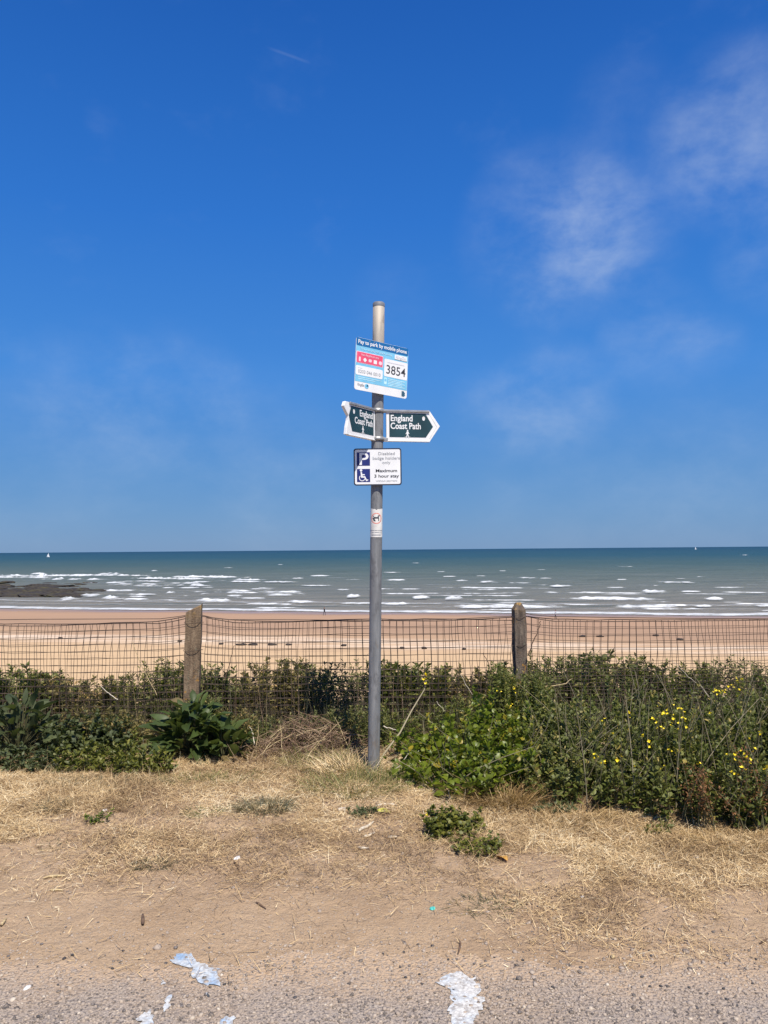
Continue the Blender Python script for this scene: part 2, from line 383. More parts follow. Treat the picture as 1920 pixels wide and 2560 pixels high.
    # fence
    m, nt, b = new_mat('rusty_wire'); g = NB(nt)
    g.link(g.ramp(g.noise(g.pos(), 14, 4), [(.3, (.05, .032, .024)), (.6, (.09, .06, .045)), (.8, (.14, .105, .085))]), b.inputs['Base Color']); b.inputs['Roughness'].default_value = .8
    MAT['wire'] = m
    for nm, cols, lich in (('timber_post', ((.085, .056, .034), (.19, .13, .08), (.3, .22, .14)), .6), ('concrete_post', ((.045, .033, .026), (.125, .095, .072), (.24, .19, .14)), .575)):
        m, nt, b = new_mat(nm); g = NB(nt); p = g.obj()
        st = g.noise(g.scale(p, (28, 28, 4.5)), 1.6, 6, .7)
        c = g.ramp(st, [(.3, cols[0]), (.52, cols[1]), (.75, cols[2])])
        c = g.mix(g.rng(g.noise(p, 11, 5, .7), lich, lich+.05, 0., .85), c, (.4, .2, .03))
        c = g.mix(g.rng(g.noise(g.scale(p, (1.3, 1, .8)), 17, 5, .7), .58, .68, 0., .5), c, (.2, .21, .14))
        z = g.sep(p)[2]
        top = g.rng(z, -.1, 0.0, 0., 1.)
        c = g.mix(g.math('MULTIPLY', top, g.rng(g.noise(p, 22, 4), .45, .6, 0., .6)), c, (.36, .23, .08))
        g.link(c, b.inputs['Base Color']); b.inputs['Roughness'].default_value = .92
        g.link(g.bump(g.math('ADD', st, g.noise(p, 90, 4)), .8, .008), b.inputs['Normal']); MAT[nm] = m
    # beach (dry near, damp towards the water, pale shell line between)
    m, nt, b = new_mat('beach_sand'); g = NB(nt); p = g.pos(); X, Y, Z = g.sep(p)
    s = g.math('SUBTRACT', g.math('SUBTRACT', 170., g.math('MULTIPLY', X, .22)), Y)      # metres inland of the water line
    wob = g.math('MULTIPLY', g.math('SUBTRACT', g.noise(g.scale(p, (.03, .06, 0)), 1, 4), .5), 26.)
    sw = g.math('ADD', s, wob)
    c = g.ramp(g.math('DIVIDE', sw, 130.), [(0, (.29, .19, .125)), (.12, (.4, .25, .155)), (.36, (.37, .235, .145)), (.5, (.49, .32, .185)), (.62, (.58, .4, .225)), (1, (.6, .41, .22))])
    band = g.math('MULTIPLY', g.rng(g.math('ABSOLUTE', g.math('SUBTRACT', g.math('ADD', s, g.math('MULTIPLY', wob, .35)), 67.)), 9., 1.), g.rng(g.noise(g.scale(p, (.05, .35, 0)), 1, 5, .7), .36, .6))
    c = g.mix(g.math('MULTIPLY', band, .7), c, (.78, .64, .49))
    c = g.mix(g.rng(g.noise(g.scale(p, (.05, .45, 0)), 1, 5, .7), .5, .75, 0., .4), c, (.24, .165, .115))
    c = g.mix(g.rng(g.noise(p, .8, 5, .7), .5, .8, 0., .2), c, (.3, .21, .13))
    g.link(c, b.inputs['Base Color']); g.link(g.rng(sw, 3., 14., .3, .95), b.inputs['Roughness']); b.inputs['Specular IOR Level'].default_value = .25
    g.link(g.bump(g.noise(g.scale(p, (.6, 1.2, 0)), 1, 5, .7), .6, .12), b.inputs['Normal']); MAT['beach'] = m
    # sea: sandy shallows, grey green, then deep blue
    m, nt, b = new_mat('sea_water'); g = NB(nt); p = g.pos(); X, Y, Z = g.sep(p)
    s = g.math('SUBTRACT', g.math('ADD', Y, g.math('MULTIPLY', X, .22)), 170.)
    pat = g.noise(g.scale(p, (.006, .02, 0)), 1, 5, .6)
    ls = g.math('LOGARITHM', g.math('ADD', g.math('MAXIMUM', s, 1.), g.math('MULTIPLY', pat, 60.)), 10.)
    c = g.ramp(g.math('DIVIDE', ls, 4.), [(.3, (.25, .215, .17)), (.45, (.19, .18, .15)), (.54, (.145, .155, .135)), (.62, (.1, .13, .115)), (.69, (.055, .1, .1)), (.78, (.024, .075, .1)), (1, (.012, .052, .09))])
    streak = g.noise(g.scale(p, (.012, .11, 0)), 1, 6, .65)
    c = g.mix(g.math('MULTIPLY', g.rng(streak, .5, .68, 0., .75), g.rng(s, 1200., 300.)), c, (.07, .095, .085))
    c = g.mix(g.rng(streak, .48, .3, 0., .3), c, (.22, .22, .2))
    g.link(c, b.inputs['Base Color']); b.inputs['Roughness'].default_value = .55; b.inputs['Specular IOR Level'].default_value = .1
    hh = g.math('ADD', g.noise(g.scale(p, (.07, .2, 0)), 1, 6, .62), g.math('MULTIPLY', g.noise(g.scale(p, (.5, 1.1, 0)), 1, 4), .25))
    g.link(g.bump(hh, 1., 2.6), b.inputs['Normal']); MAT['sea'] = m
    m, nt, b = new_mat('sea_foam'); g = NB(nt); p = g.pos()
    n = g.noise(g.scale(p, (.22, .55, .8)), 1, 6, .75)
    g.link(g.ramp(n, [(.3, (.4, .42, .42)), (.5, (.68, .7, .7)), (.7, (.84, .84, .83))]), b.inputs['Base Color']); b.inputs['Roughness'].default_value = .8
    tr = g.node('ShaderNodeBsdfTransparent'); mx = g.node('ShaderNodeMixShader')
    g.link(g.math('MULTIPLY', g.rng(g.math('ADD', n, g.math('MULTIPLY', g.math('SUBTRACT', g.attr('dense'), .5), .8)), .4, .88), .9), mx.inputs[0])
    g.link(tr.outputs[0], mx.inputs[1]); g.link(b.outputs[0], mx.inputs[2]); g.link(mx.outputs[0], nt.nodes['Material Output'].inputs['Surface'])
    MAT['foam'] = m
    m, nt, b = new_mat('weedy_rock'); g = NB(nt); p = g.pos()
    c = g.ramp(g.noise(p, .9, 5, .7), [(.3, (.02, .018, .016)), (.55, (.055, .045, .033)), (.75, (.1, .085, .058))])
    c = g.mix(g.rng(g.noise(p, .25, 4), .5, .65, 0., .7), c, (.085, .075, .035))
    g.link(c, b.inputs['Base Color']); b.inputs['Roughness'].default_value = .7; b.inputs['Specular IOR Level'].default_value = .15; MAT['rock'] = m
    MAT['weed'] = plain('seaweed', (.035, .026, .02), .8, .3, scale=3)
    MAT['cliff'] = plain('cliff_turf', (.07, .075, .04), .95, .3, scale=2)
    MAT['hull'] = plain('boat_hull', (.75, .76, .78), .5, .05); MAT['sail'] = plain('sail_cloth', (.85, .86, .87), .7, .04); MAT['mast'] = plain('mast', (.5, .5, .5), .4, .05)
    MAT['skin'] = plain('skin', (.5, .3, .22), .6, .05); MAT['pale_cloth'] = plain('pale_top', (.42, .45, .5), .8, .06); MAT['dark_cloth'] = plain('dark_cloth', (.03, .032, .045), .85, .1)
    MAT['hair'] = plain('hair', (.03, .02, .015), .7, .1)
build_mats()

# ------------------------------------------------------------------ the setting
SEA_Z = -12.5
def steps(lo, dense0, dense1, hi, d, grow=1.35):
    a = list(np.arange(dense0, dense1+1e-9, d)); s = d
    x = dense1
    while x < hi: s *= grow; x = min(hi, x+s); a.append(x)
    s = d; x = dense0
    while x > lo: s *= grow; x = max(lo, x-s); a.insert(0, x)
    return np.array(a)
def edge_y(x): return 2.84 + .2*(fbm(x, 0*x, 1.1, 4, 1)-.5)*2 + .07*(fbm(x, 0*x, 9, 3, 5)-.5) - .03*x      # where sand gives way to asphalt
def ground(x, y):
    x = np.asarray(x, float); y = np.asarray(y, float)
    rise = np.clip((y-edge_y(x))*.035, -.03, .06)
    rise = rise + np.where(y > 2.9, np.clip((y-2.9)/1.0, 0, 1)*(.035*(fbm(x, y, 1.6, 4, 2)-.5) + .03*(fbm(x, y, 7, 3, 3)-.5) + .012*(fbm(x, y, 16, 2, 14)-.5)), 0)
    rise = rise + .006*(fbm(x, y, 22, 2, 4)-.5) + .05*np.exp(-((x-.35)/.9)**2-((y-4.7)/.4)**2)*0
    back = np.clip(y-6.5, 0, None)
    return rise - np.where(back < 3, .06*back**2, .54+(back-3)*.42)
def gz(x, y): return float(ground(np.array([x]), np.array([y]))[0])
def on_ground(px, py):
    z = .03
    for _ in range(4):
        p = at_z(px, py, z); z = gz(p.x, p.y)
    return Vector((p.x, p.y, z))

car_park = link('car_park', grid_mesh('car_park', steps(-40, -2.4, 2.4, 40, .02), steps(-30, 2.3, 3.1, 3.4, .02),
               lambda X, Y: .004*(fbm(X, Y, 3, 3, 6)-.5) + np.where(Y > 3.05, -.05*(Y-3.05), 0), MAT['asphalt']))
tag(car_park, 'pale weathered grey asphalt car park edge strewn with sand', None, kind='structure')
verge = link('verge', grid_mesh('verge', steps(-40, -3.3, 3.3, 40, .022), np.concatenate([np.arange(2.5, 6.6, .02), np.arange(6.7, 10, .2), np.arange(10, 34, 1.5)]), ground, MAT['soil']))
tag(verge, 'dry brown sandy verge between the car park and the fence', None, kind='structure')
def beach_z(X, Y):
    s = 170-.22*X-Y
    return SEA_Z + np.clip(s, -40, 110)*.021 + .12*(fbm(X, Y, .05, 3, 8)-.5)*np.clip(s/20, 0, 1)
beach = link('beach', grid_mesh('beach', steps(-2500, -130, 130, 2500, 2.0, 1.2), steps(24, 30, 215, 900, 2.0, 1.2), beach_z, MAT['beach']))
tag(beach, 'wide sandy beach below, dry gold near and damp brown by the water', None, kind='structure')
def sea_z(X, Y):
    s = Y+.22*X-170; am = np.clip(s/60, 0, 1)*np.clip((1400-s)/900, 0, 1)
    return SEA_Z + am*(.55*np.sin(.19*s+3*fbm(X, Y, .012, 3, 9))*fbm(X, Y, .02, 2, 10) + .3*(fbm(X, Y, .09, 3, 11)-.5))
sea = link('sea', grid_mesh('sea', steps(-60000, -330, 330, 60000, 4.0, 1.22), steps(120, 135, 520, 70000, 2.2, 1.16), sea_z, MAT['sea']))
tag(sea, 'choppy grey green sea turning deep blue towards the horizon', None, kind='structure')

# breaking waves, each a foam crest lying on the sea (parts of it)
def breaker(px0, px1, py, thick, slope=0.0, rag=1.0, seed=0):
    r = np.random.default_rng(seed)
    a, b = at_z(px0, py, SEA_Z), at_z(px1, py+slope, SEA_Z)
    L = (b-a).length; n = int(max(8, min(90, L/1.1)))
    t = np.linspace(0, 1, n); d = (b-a).normalized(); nrm = Vector((d.y, -d.x, 0))
    if nrm.y > 0: nrm = -nrm                          # towards the beach
    dist = (a.length+b.length)/2; mpp = dist/FPX
    env = np.clip(np.minimum(t, 1-t)*3.2, 0, 1)**.8*np.clip((.55 if thick >= 8 else .1)+(.9 if thick >= 8 else 1.6)*fbm(t*L*.22, t*0+seed*3.3, 1, 3), .2, 1.3)
    vis = thick*mpp                                    # visible height, metres
    H = np.clip(vis*.42, .06, .8)*env*(.55+.9*fbm(t*L*1.1, t*0+seed*2.1, 1, 2)); D = np.clip(vis*.22*dist/14., .6, 5.)*(.6+.8*fbm(t*L*.4, t*0+seed, 1, 3))*np.clip(env, .1, 1)
    prof = ((-1.6, -.05, .1), (-.6, .55, .45), (-.1, 1.0, .95), (.12, .95, 1.), (.35, .45, .9), (.7, .16, .55), (1.3, .03, .1))
    V = []; A = []
    wob = 1.6*(fbm(t*L*.12, t*0+seed*1.7, 1, 3)-.5)*min(3., D.mean())
    for i in range(n):
        c = a + (b-a)*t[i] + nrm*float(wob[i])
        for (u, z, dn) in prof:
            q = c + nrm*float(u*D[i] if u > 0 else u*1.2)
            V.append((q.x, q.y, SEA_Z + .22*(1 if z > .2 else .4) + z*float(H[i])*r.uniform(.75, 1.2))); A.append(dn*float(np.clip(env[i]*.95, .15, 1)))
    k = len(prof); i = np.arange(n-1)[:, None]*k; j = np.arange(k-1)[None]
    F = np.stack([i+j, i+k+j, i+k+j+1, i+j+1], -1).reshape(-1, 4)
    return np_mesh('breaking_wave', V, F, MAT['foam'], {'dense': A}, True)
rw = random.Random(21)
WAVES = [(rw.uniform(180, 640), 0, rw.uniform(1454, 1502), rw.uniform(2.6, 4.2), 0) for _ in range(30)]
WAVES = [(a, a+rw.uniform(50, 170), py, th, rw.uniform(0, 3)) for a, _, py, th, _ in WAVES]
WAVES += [(a, a+rw.uniform(120, 330), py, rw.uniform(2.2, 3.6), rw.uniform(0, 2)) for a, py in ((rw.uniform(500, 1850), rw.choice((1458, 1472, 1484, 1492, 1503, 1509, 1515, 1524, 1527))+rw.uniform(-3, 3)) for _ in range(26))]
WAVES += [(-80, 180, 1445, 9, 1), (120, 420, 1438, 9, 4), (300, 560, 1447, 8, 3), (520, 780, 1455, 5, 2), (60, 330, 1449, 6, 2)]
WAVES += [(-60, 300, 1441, 12, 0), (235, 310, 1436, 8, 0), (390, 665, 1443, 10, 3), (560, 720, 1450, 5, 2), (470, 605, 1503, 8, 2), (680, 805, 1507, 8, 1), (560, 690, 1496, 4, 2),
    (735, 755, 1447, 4, 0), (785, 828, 1441, 5, 0), (845, 870, 1476, 7, 0), (858, 908, 1493, 9, 0), (668, 692, 1472, 5, 0), (410, 436, 1465, 7, 0), (375, 405, 1466, 6, 0),
    (310, 340, 1477, 7, 0), (245, 312, 1496, 9, 2), (212, 250, 1490, 8, 0), (420, 434, 1484, 6, 0), (265, 300, 1478, 5, 0), (300, 330, 1461, 5, 0), (470, 520, 1463, 4, 0),
    (870, 905, 1450, 5, 0), (955, 1020, 1452, 7, 0), (1138, 1164, 1453, 5, 0), (1208, 1240, 1456, 7, 0), (1250, 1398, 1444, 4, 4), (1358, 1448, 1467, 7, 0), (1320, 1365, 1464, 3, 0), (1585, 1690, 1481, 7, 1),
    (1690, 1760, 1480, 3, 0), (1358, 1705, 1499, 7, 2), (1440, 1560, 1494, 3, 0), (1752, 1812, 1499, 5, 0), (1838, 1990, 1489, 5, 0), (1505, 1728, 1520, 7, 0), (950, 1030, 1513, 8, 0), (1066, 1480, 1519, 9, 2),
    (1022, 1085, 1496, 7, 0), (1103, 1168, 1498, 7, 1), (1730, 1788, 1518, 5, 0), (1866, 1990, 1517, 5, 0), (1545, 1578, 1417, 3, 0), (1340, 1362, 1425, 3, 0), (1192, 1212, 1441, 3, 0), (1250, 1262, 1428, 3, 0),
    (1545, 1565, 1450, 3, 0), (1690, 1712, 1448, 3, 0), (1745, 1770, 1443, 3, 0), (1850, 1870, 1388, 2, 0), (1030, 1045, 1408, 2, 0), (960, 1000, 1432, 4, 0), (1110, 1135, 1442, 3, 0), (560, 580, 1420, 3, 0), (700, 716, 1412, 2, 0),
    (380, 395, 1428, 4, 0), (1600, 1640, 1465, 3, 0), (1500, 1580, 1470, 3, 0), (1200, 1330, 1484, 3, 0), (1230, 1330, 1508, 3, 0), (1780, 1900, 1508, 3, 0), (60, 140, 1436, 6, 0), (150, 215, 1498, 8, 3), (1095, 1110, 1430, 3, 0), (1580, 1700, 1507, 3, 0),
    (500, 640, 1476, 3, 1), (620, 780, 1485, 3, 0), (690, 850, 1465, 3, 0), (900, 1080, 1474, 3, 0), (1080, 1250, 1470, 3, 0), (1640, 1760, 1458, 3, 0), (1760, 1900, 1470, 3, 0)]
WAVES = [(a, b, py, th, q) if b-a > 45 else (a-(b-a)*.45, b+(b-a)*.45, py, th*.8, q) for a, b, py, th, q in WAVES]
for k, (a, b, py, th, sl_) in enumerate(WAVES):
    if th <= 3: th = 2.2 if py > 1440 else 1.2
    elif py > 1478: th *= 1.45
    elif b < 700: th *= 1.2
    link('breaking_wave', breaker(a, b, py, th, sl_, seed=k), sea)
def swash(off0, wid, seed, dens):
    xs = np.arange(-260, 260, 1.3); n = len(xs)
    f0 = off0 + 5*(fbm(xs*.05, xs*0+seed, 1, 4)-.5); f1 = f0 + wid*(.5+fbm(xs*.09, xs*0+seed+7, 1, 4))
    V = []; A = []
    for i in range(n):
        for t, h, dn in ((0, .015, .1), (.15, .07, .75*dens), (.45, .12, dens), (.75, .1, dens*.6), (1, .02, .05)):
            y = 170-.22*xs[i] + f0[i] + (f1[i]-f0[i])*t
            z = max(SEA_Z+.1, float(beach_z(np.array([xs[i]]), np.array([y]))[0]))
            V.append((xs[i], y, z+h)); A.append(dn)
    i = np.arange(n-1)[:, None]*5; j = np.arange(4)[None]
    F = np.stack([i+j, i+5+j, i+5+j+1, i+j+1], -1).reshape(-1, 4)
    return np_mesh('swash_foam', V, F, MAT['foam'], {'dense': A}, True)
for k, (o_, wd_, dn_) in enumerate(((-1.5, 9.0, .9), (13., 8., .5), (24., 10., .6))):
    link('swash_foam', swash(o_, wd_, k*11+3, dn_), sea)
def streaks():
    V = []; F = []; A = []; r = np.random.default_rng(77)
    for i in range(420):
        s0 = 12+r.gamma(2.0, 60); x0 = r.uniform(-260, 260); L = r.uniform(6, 40); w_ = r.uniform(.8, 3.5)*(1+s0/150); n = 9; d0 = r.uniform(.25, .62)
        if x0 < -40: d0 += .12
        b = len(V)
        for k in range(n):
            t = k/(n-1); x = x0+(t-.5)*L; y = 170-.22*x+s0+1.2*math.sin(t*4+i); e = math.sin(math.pi*t)
            zz = float(sea_z(np.array([x]), np.array([y]))[0])+.12
            for q, dn in ((-.5, .15), (0, d0), (.5, .15)): V.append((x, y+q*w_*e, zz)); A.append(dn*e)
        for k in range(n-1):
            for j in (0, 1): F.append((b+k*3+j, b+(k+1)*3+j, b+(k+1)*3+j+1, b+k*3+j+1))
    return np_mesh('foam_streaks', V, F, MAT['foam'], {'dense': A}, True)
link('foam_streaks', streaks(), sea)['kind'] = 'stuff'

# paint marks on the asphalt (parts of the car park)
def blob_sheet(pxs, z, name, mat):
    pts = [at_z(x, y, z) for x, y in pxs]; out = []
    n = len(pts)
    for i in range(n):
        a, b = pts[i], pts[(i+1) % n]; m = max(2, int((b-a).length/.006))
        for k in range(m):
            q = a.lerp(b, k/m)
            w_ = .03*(fbm(q.x, q.y, 42, 4, 2)-.5)*2
            c = sum(pts, Vector())/n; d = (q-c).normalized()
            out.append(q + d*float(w_))
    bm = bmesh.new(); vs = [bm.verts.new((p.x, p.y, z)) for p in out]; f = bm.faces.new(vs)
    if f.normal.z < 0: f.normal_flip()
    bmesh.ops.triangulate(bm, faces=bm.faces[:])
    return link(name, bm_mesh(name, bm, mat), car_park)
PZ = .0042
blob_sheet([(428, 2402), (440, 2384), (478, 2381), (492, 2400), (512, 2416), (546, 2420), (545, 2460), (520, 2464), (482, 2446), (478, 2420), (446, 2412)], PZ, 'paint_patch', MAT['paint'])
blob_sheet([(1094, 2460), (1116, 2440), (1150, 2432), (1188, 2442), (1204, 2490), (1208, 2524), (1180, 2548), (1188, 2575), (1105, 2590), (1130, 2560), (1124, 2500), (1126, 2472)], PZ, 'paint_patch', MAT['paint'])
blob_sheet([(362, 2530), (378, 2520), (384, 2545), (368, 2572), (338, 2575)], PZ, 'paint_patch', MAT['paint'])
blob_sheet([(552, 2545), (590, 2536), (594, 2546), (568, 2570), (548, 2562)], PZ, 'paint_patch', MAT['paint'])
blob_sheet([(402, 2448), (414, 2446), (416, 2458), (402, 2462)], PZ, 'paint_patch', MAT['paint'])
blob_sheet([(408, 2500), (426, 2492), (430, 2512), (410, 2528)], PZ, 'paint_patch', MAT['paint'])
blob_sheet([(514, 2484), (524, 2484), (526, 2492), (516, 2494)], PZ, 'paint_patch', MAT['paint'])

# aggregate chips proud of the worn surface: one mass
def stone_tpl(seed):
    r = np.random.default_rng(seed); bm = bmesh.new(); bmesh.ops.create_icosphere(bm, subdivisions=1, radius=1)
    V = np.array([v.co for v in bm.verts]); F = np.array([[v.index for v in f.verts] for f in bm.faces]); bm.free()
    V = V*(1+.28*r.uniform(-1, 1, (len(V), 1))); V[:, 2] *= .6; return V, F
STONES = [stone_tpl(k) for k in range(8)]
sp = Soup()
for t in STONES:
    k = 4000; x = RNG.uniform(-2.2, 2.2, k); y = RNG.uniform(2.2, 3.08, k)
    keep = RNG.random(k) < np.clip((edge_y(x)+.12-y)/.35, .08, 1); x, y = x[keep], y[keep]; k = len(x)
    s = RNG.gamma(2.4, .0011, k)+.0016
    sp.add(t[0], t[1], rots(RNG.uniform(0, 6.28, k), RNG.normal(0, .3, k), 0)*s[:, None, None], np.stack([x, y, ground(x, y)*(y > edge_y(x)) + s*.15], -1), RNG.random(k))
tag(link('gravel', sp.mesh('gravel', MAT['aggregate'])), 'small loose stone chips on the worn asphalt', 'gravel', kind='stuff')
# sand grit and clods on the verge
sp = Soup()
for t in STONES:
    k = 550; x = RNG.uniform(-3, 3, k); y = RNG.uniform(2.85, 4.9, k)
    s = RNG.gamma(2., .0012, k)+.0012
    sp.add(t[0], t[1], rots(RNG.uniform(0, 6.28, k), 0, 0)*s[:, None, None], np.stack([x, y, ground(x, y)+s*.1], -1), RNG.random(k)*.8+.1)
tag(link('grit', sp.mesh('grit', MAT['aggregate'])), 'fine grit scattered over the sandy verge', 'grit', kind='stuff')

# ------------------------------------------------------------------ dry straw mat
def straw_density(x, y):
    px = CX + x*FPX/y
    lo = 3.42 - .5*np.clip((px-1080)/350, 0, 1)*np.clip((2400-px)/200, 0, 1) + .35*(fbm(x, y, 1.4, 3, 21)-.5)
    d = np.clip((y-lo+.25)/1.0, 0, 1)**1.6*np.clip((fbm(x, y, 5., 3, 28)-.32+.35*np.clip((y-lo)/.9, 0, 1))/.2, .12, 1)
    patch = fbm(x, y, 2.1, 4, 22)
    d = d*np.clip((patch-.34)/.18, .12+.4*np.clip((y-4.1)/.5, 0, 1), 1)
    for cx, cy, rx, ry in ((at_z(380, 2090, 0).x, at_z(380, 2090, 0).y, .35, .14), (at_z(950, 2085, 0).x, at_z(950, 2085, 0).y, .3, .2), (at_z(880, 2040, 0).x, 4.4, .3, .12)):
        d = d*(1-.85*np.exp(-((x-cx)/rx)**2-((y-cy)/ry)**2))
    return d*np.where(y > 5.6, .5, 1)+.012
sp = Soup()
for q, (L, W, bend) in enumerate(((.04, .0024, .1), (.055, .0022, .3), (.07, .002, .2), (.028, .003, .0), (.095, .0022, .35), (.022, .0028, .1))):
    k = 150000; x = RNG.uniform(-3.4, 3.4, k); y = RNG.uniform(2.75, 5.9, k)
    keep = RNG.random(k) < straw_density(x, y); x, y = x[keep], y[keep]; k = len(x)
    tv, tf = blade(L, W, bend, 1 if L < .08 else 2); s = RNG.uniform(.5, 1.3, k)
    br = np.clip(.52+1.0*(fbm(x, y, 1.7, 3, 25)-.5)+.6*(fbm(x, y, 9, 2, 27)-.5)+RNG.normal(0, .27, k), 0, 1)
    flow = 6.28*fbm(x, y, .8, 2, 26)*1.5
    sp.add(tv, tf, rots(flow+RNG.normal(0, 2.2, k), RNG.normal(.22, .3, k), RNG.uniform(-.7, .7, k))*s[:, None, None],
           np.stack([x, y, ground(x, y)+RNG.uniform(.001, .02, k)], -1), br)
tag(link('dry_grass', sp.mesh('dry_grass', MAT['straw'])), 'flattened straw coloured dry grass matted over the verge', 'grass', kind='stuff')

sp = Soup()
for L, W, bend in ((.05, .0022, .2), (.08, .002, .4), (.12, .0022, .3)):
    k = 26000; x = RNG.uniform(-3.4, 3.4, k); y = RNG.uniform(3.2, 5.7, k)
    keep = RNG.random(k) < straw_density(x, y)*np.clip((fbm(x, y, 4.2, 3, 41)-.42)/.12, 0, 1)*np.clip((y-3.3)/1.2, .15, 1); x, y = x[keep], y[keep]; k = len(x)
    tv, tf = blade(L, W, bend, 2)
    sp.add(tv, tf, rots(RNG.uniform(0, 6.28, k), RNG.normal(.85, .3, k), RNG.uniform(-1, 1, k))*RNG.uniform(.5, 1.2, k)[:, None, None], np.stack([x, y, ground(x, y)-.003], -1), np.clip(RNG.normal(.5, .28, k), 0, 1))
tag(link('dry_stubble', sp.mesh('dry_stubble', MAT['straw'])), 'short upright dry grass stubble standing in the matted straw', 'grass', kind='stuff')

# ------------------------------------------------------------------ pole and signs
PD = on_ground(934, 1932).y                          # distance of the pole
base = at_y(934, 1932, PD); base.z = gz(base.x, base.y)
toppt = at_y(947, 757, PD)
PR = .0392
axis = (toppt-base); PLEN = axis.length; axis.normalize()
def pole_pt(py):                                     # point on the pole axis seen at photo row py
    lo, hi = 0, PLEN
    for _ in range(40):
        mid = (lo+hi)/2; q = base+axis*mid-EYE
        row = CY - FPX*q.dot(_u)/q.dot(_f)
        if row > py: lo = mid
        else: hi = mid
    return base+axis*lo
prot = axis.to_track_quat('Z', 'Y').to_matrix().to_4x4()
post = empty('sign_post', base, 'tall grey galvanised steel pole carrying the signs', 'post')
post.rotation_euler = Vector((0, 0, 1)).rotation_difference(axis).to_euler()
def lathe(name, prof, mat, parent, n=32):
    V = []; F = []
    for r_, z in prof:
        for k in range(n): a = 2*math.pi*k/n; V.append((r_*math.cos(a), r_*math.sin(a), z))
    for i in range(len(prof)-1):
        for k in range(n): F.append((i*n+k, i*n+(k+1) % n, (i+1)*n+(k+1) % n, (i+1)*n+k))
    return link(name, np_mesh(name, V, F, mat, None, True), parent)
lathe('tube', [(PR, z) for z in np.linspace(-.25, PLEN-.012, 14)]+[(PR-.003, PLEN-.01)], MAT['pole'], post)
lathe('end_cap', [(PR+.001, PLEN-.03), (PR+.0015, PLEN-.006), (PR-.004, PLEN), (PR-.02, PLEN+.003), (.0005, PLEN+.004)], MAT['cap'], post)

def prism(name, poly, y0, y1, mat, parent, bevel=0):
    """polygon in local XZ, front face at y0 (towards -Y), back at y1"""
    bm = bmesh.new(); n = len(poly)
    f = [bm.verts.new((x, y0, z)) for x, z in poly]; b = [bm.verts.new((x, y1, z)) for x, z in poly]
    bm.faces.new(f); bm.faces.new(b[::-1])
    for i in range(n): bm.faces.new((f[i], b[i], b[(i+1) % n], f[(i+1) % n]))
    bmesh.ops.recalc_face_normals(bm, faces=bm.faces[:])
    if bevel: bmesh.ops.bevel(bm, geom=bm.edges[:], offset=bevel, segments=1, affect='EDGES')
    return link(name, bm_mesh(name, bm, mat), parent)
def rrect(x0, z0, x1, z1, r, n=5):
    P = []
    for cx, cz, a0 in ((x1-r, z1-r, 0), (x0+r, z1-r, 90), (x0+r, z0+r, 180), (x1-r, z0+r, 270)):
        for k in range(n+1): a = R(a0+90*k/n); P.append((cx+r*math.cos(a), cz+r*math.sin(a)))
    return P
def disc(cx, cz, r, n=20, rz=None): return [(cx+r*math.cos(2*math.pi*k/n), cz+(rz or r)*math.sin(2*math.pi*k/n)) for k in range(n)]
def text(s, x, z, size, mat, parent, y, align='LEFT', bold=0., sx=1., fit=None, space=1.0):
    cu = bpy.data.curves.new('t', 'FONT'); cu.body = s; cu.size = size; cu.align_x = align; cu.offset = bold*size; cu.extrude = .0002; cu.resolution_u = 4; cu.space_character = space
    o = bpy.data.objects.new('t', cu); COL.objects.link(o)
    dg = bpy.context.evaluated_depsgraph_get(); me = bpy.data.meshes.new_from_object(o.evaluated_get(dg))
    bpy.data.objects.remove(o); bpy.data.curves.remove(cu)
    V = np.empty(len(me.vertices)*3, np.float32); me.vertices.foreach_get('co', V); V = V.reshape(-1, 3)
    if fit: sx = fit/max(1e-6, V[:, 0].max()-V[:, 0].min())
    W_ = np.stack([V[:, 0]*sx + x, y - V[:, 2], V[:, 1] + z], -1).astype(np.float32)
    me.vertices.foreach_set('co', W_.ravel()); me.update(); me.name = 'lettering'
    me.materials.clear(); me.materials.append(mat)
    return link('lettering', me, parent)
def frame_at(o, loc, yaw, roll=0.):
    """local X along the sign, local -Y its face"""
    o.matrix_world = Matrix.Translation(loc) @ Matrix.Rotation(yaw, 4, 'Z') @ Matrix.Rotation(roll, 4, 'Y')
def pole_clip(parent, z, depth):
    """saddle from the back of a sign to the pole, plus band; parent's local frame"""
    prism('bracket', rrect(-.03, z-.012, .03, z+.012, .003, 2), .0035, depth, MAT['alu'], parent)
def band(parent, ctr_y, z, h=.022, r=PR+.0022, n=28, name='clamp', ctr_x=0., lug=True):
    V = []; F = []
    for k in range(n):
        a = 2*math.pi*k/n; c, s_ = math.cos(a), math.sin(a)
        for rr, zz in ((r, z-h/2), (r+.004, z-h/2), (r+.004, z+h/2), (r, z+h/2)): V.append((ctr_x+rr*c, ctr_y+rr*s_, zz))
    for k in range(n):
        for j in range(4): F.append((k*4+j, ((k+1) % n)*4+j, ((k+1) % n)*4+(j+1) % 4, k*4+(j+1) % 4))
    return link(name, np_mesh(name, V, F, MAT['alu'], None, False), parent)

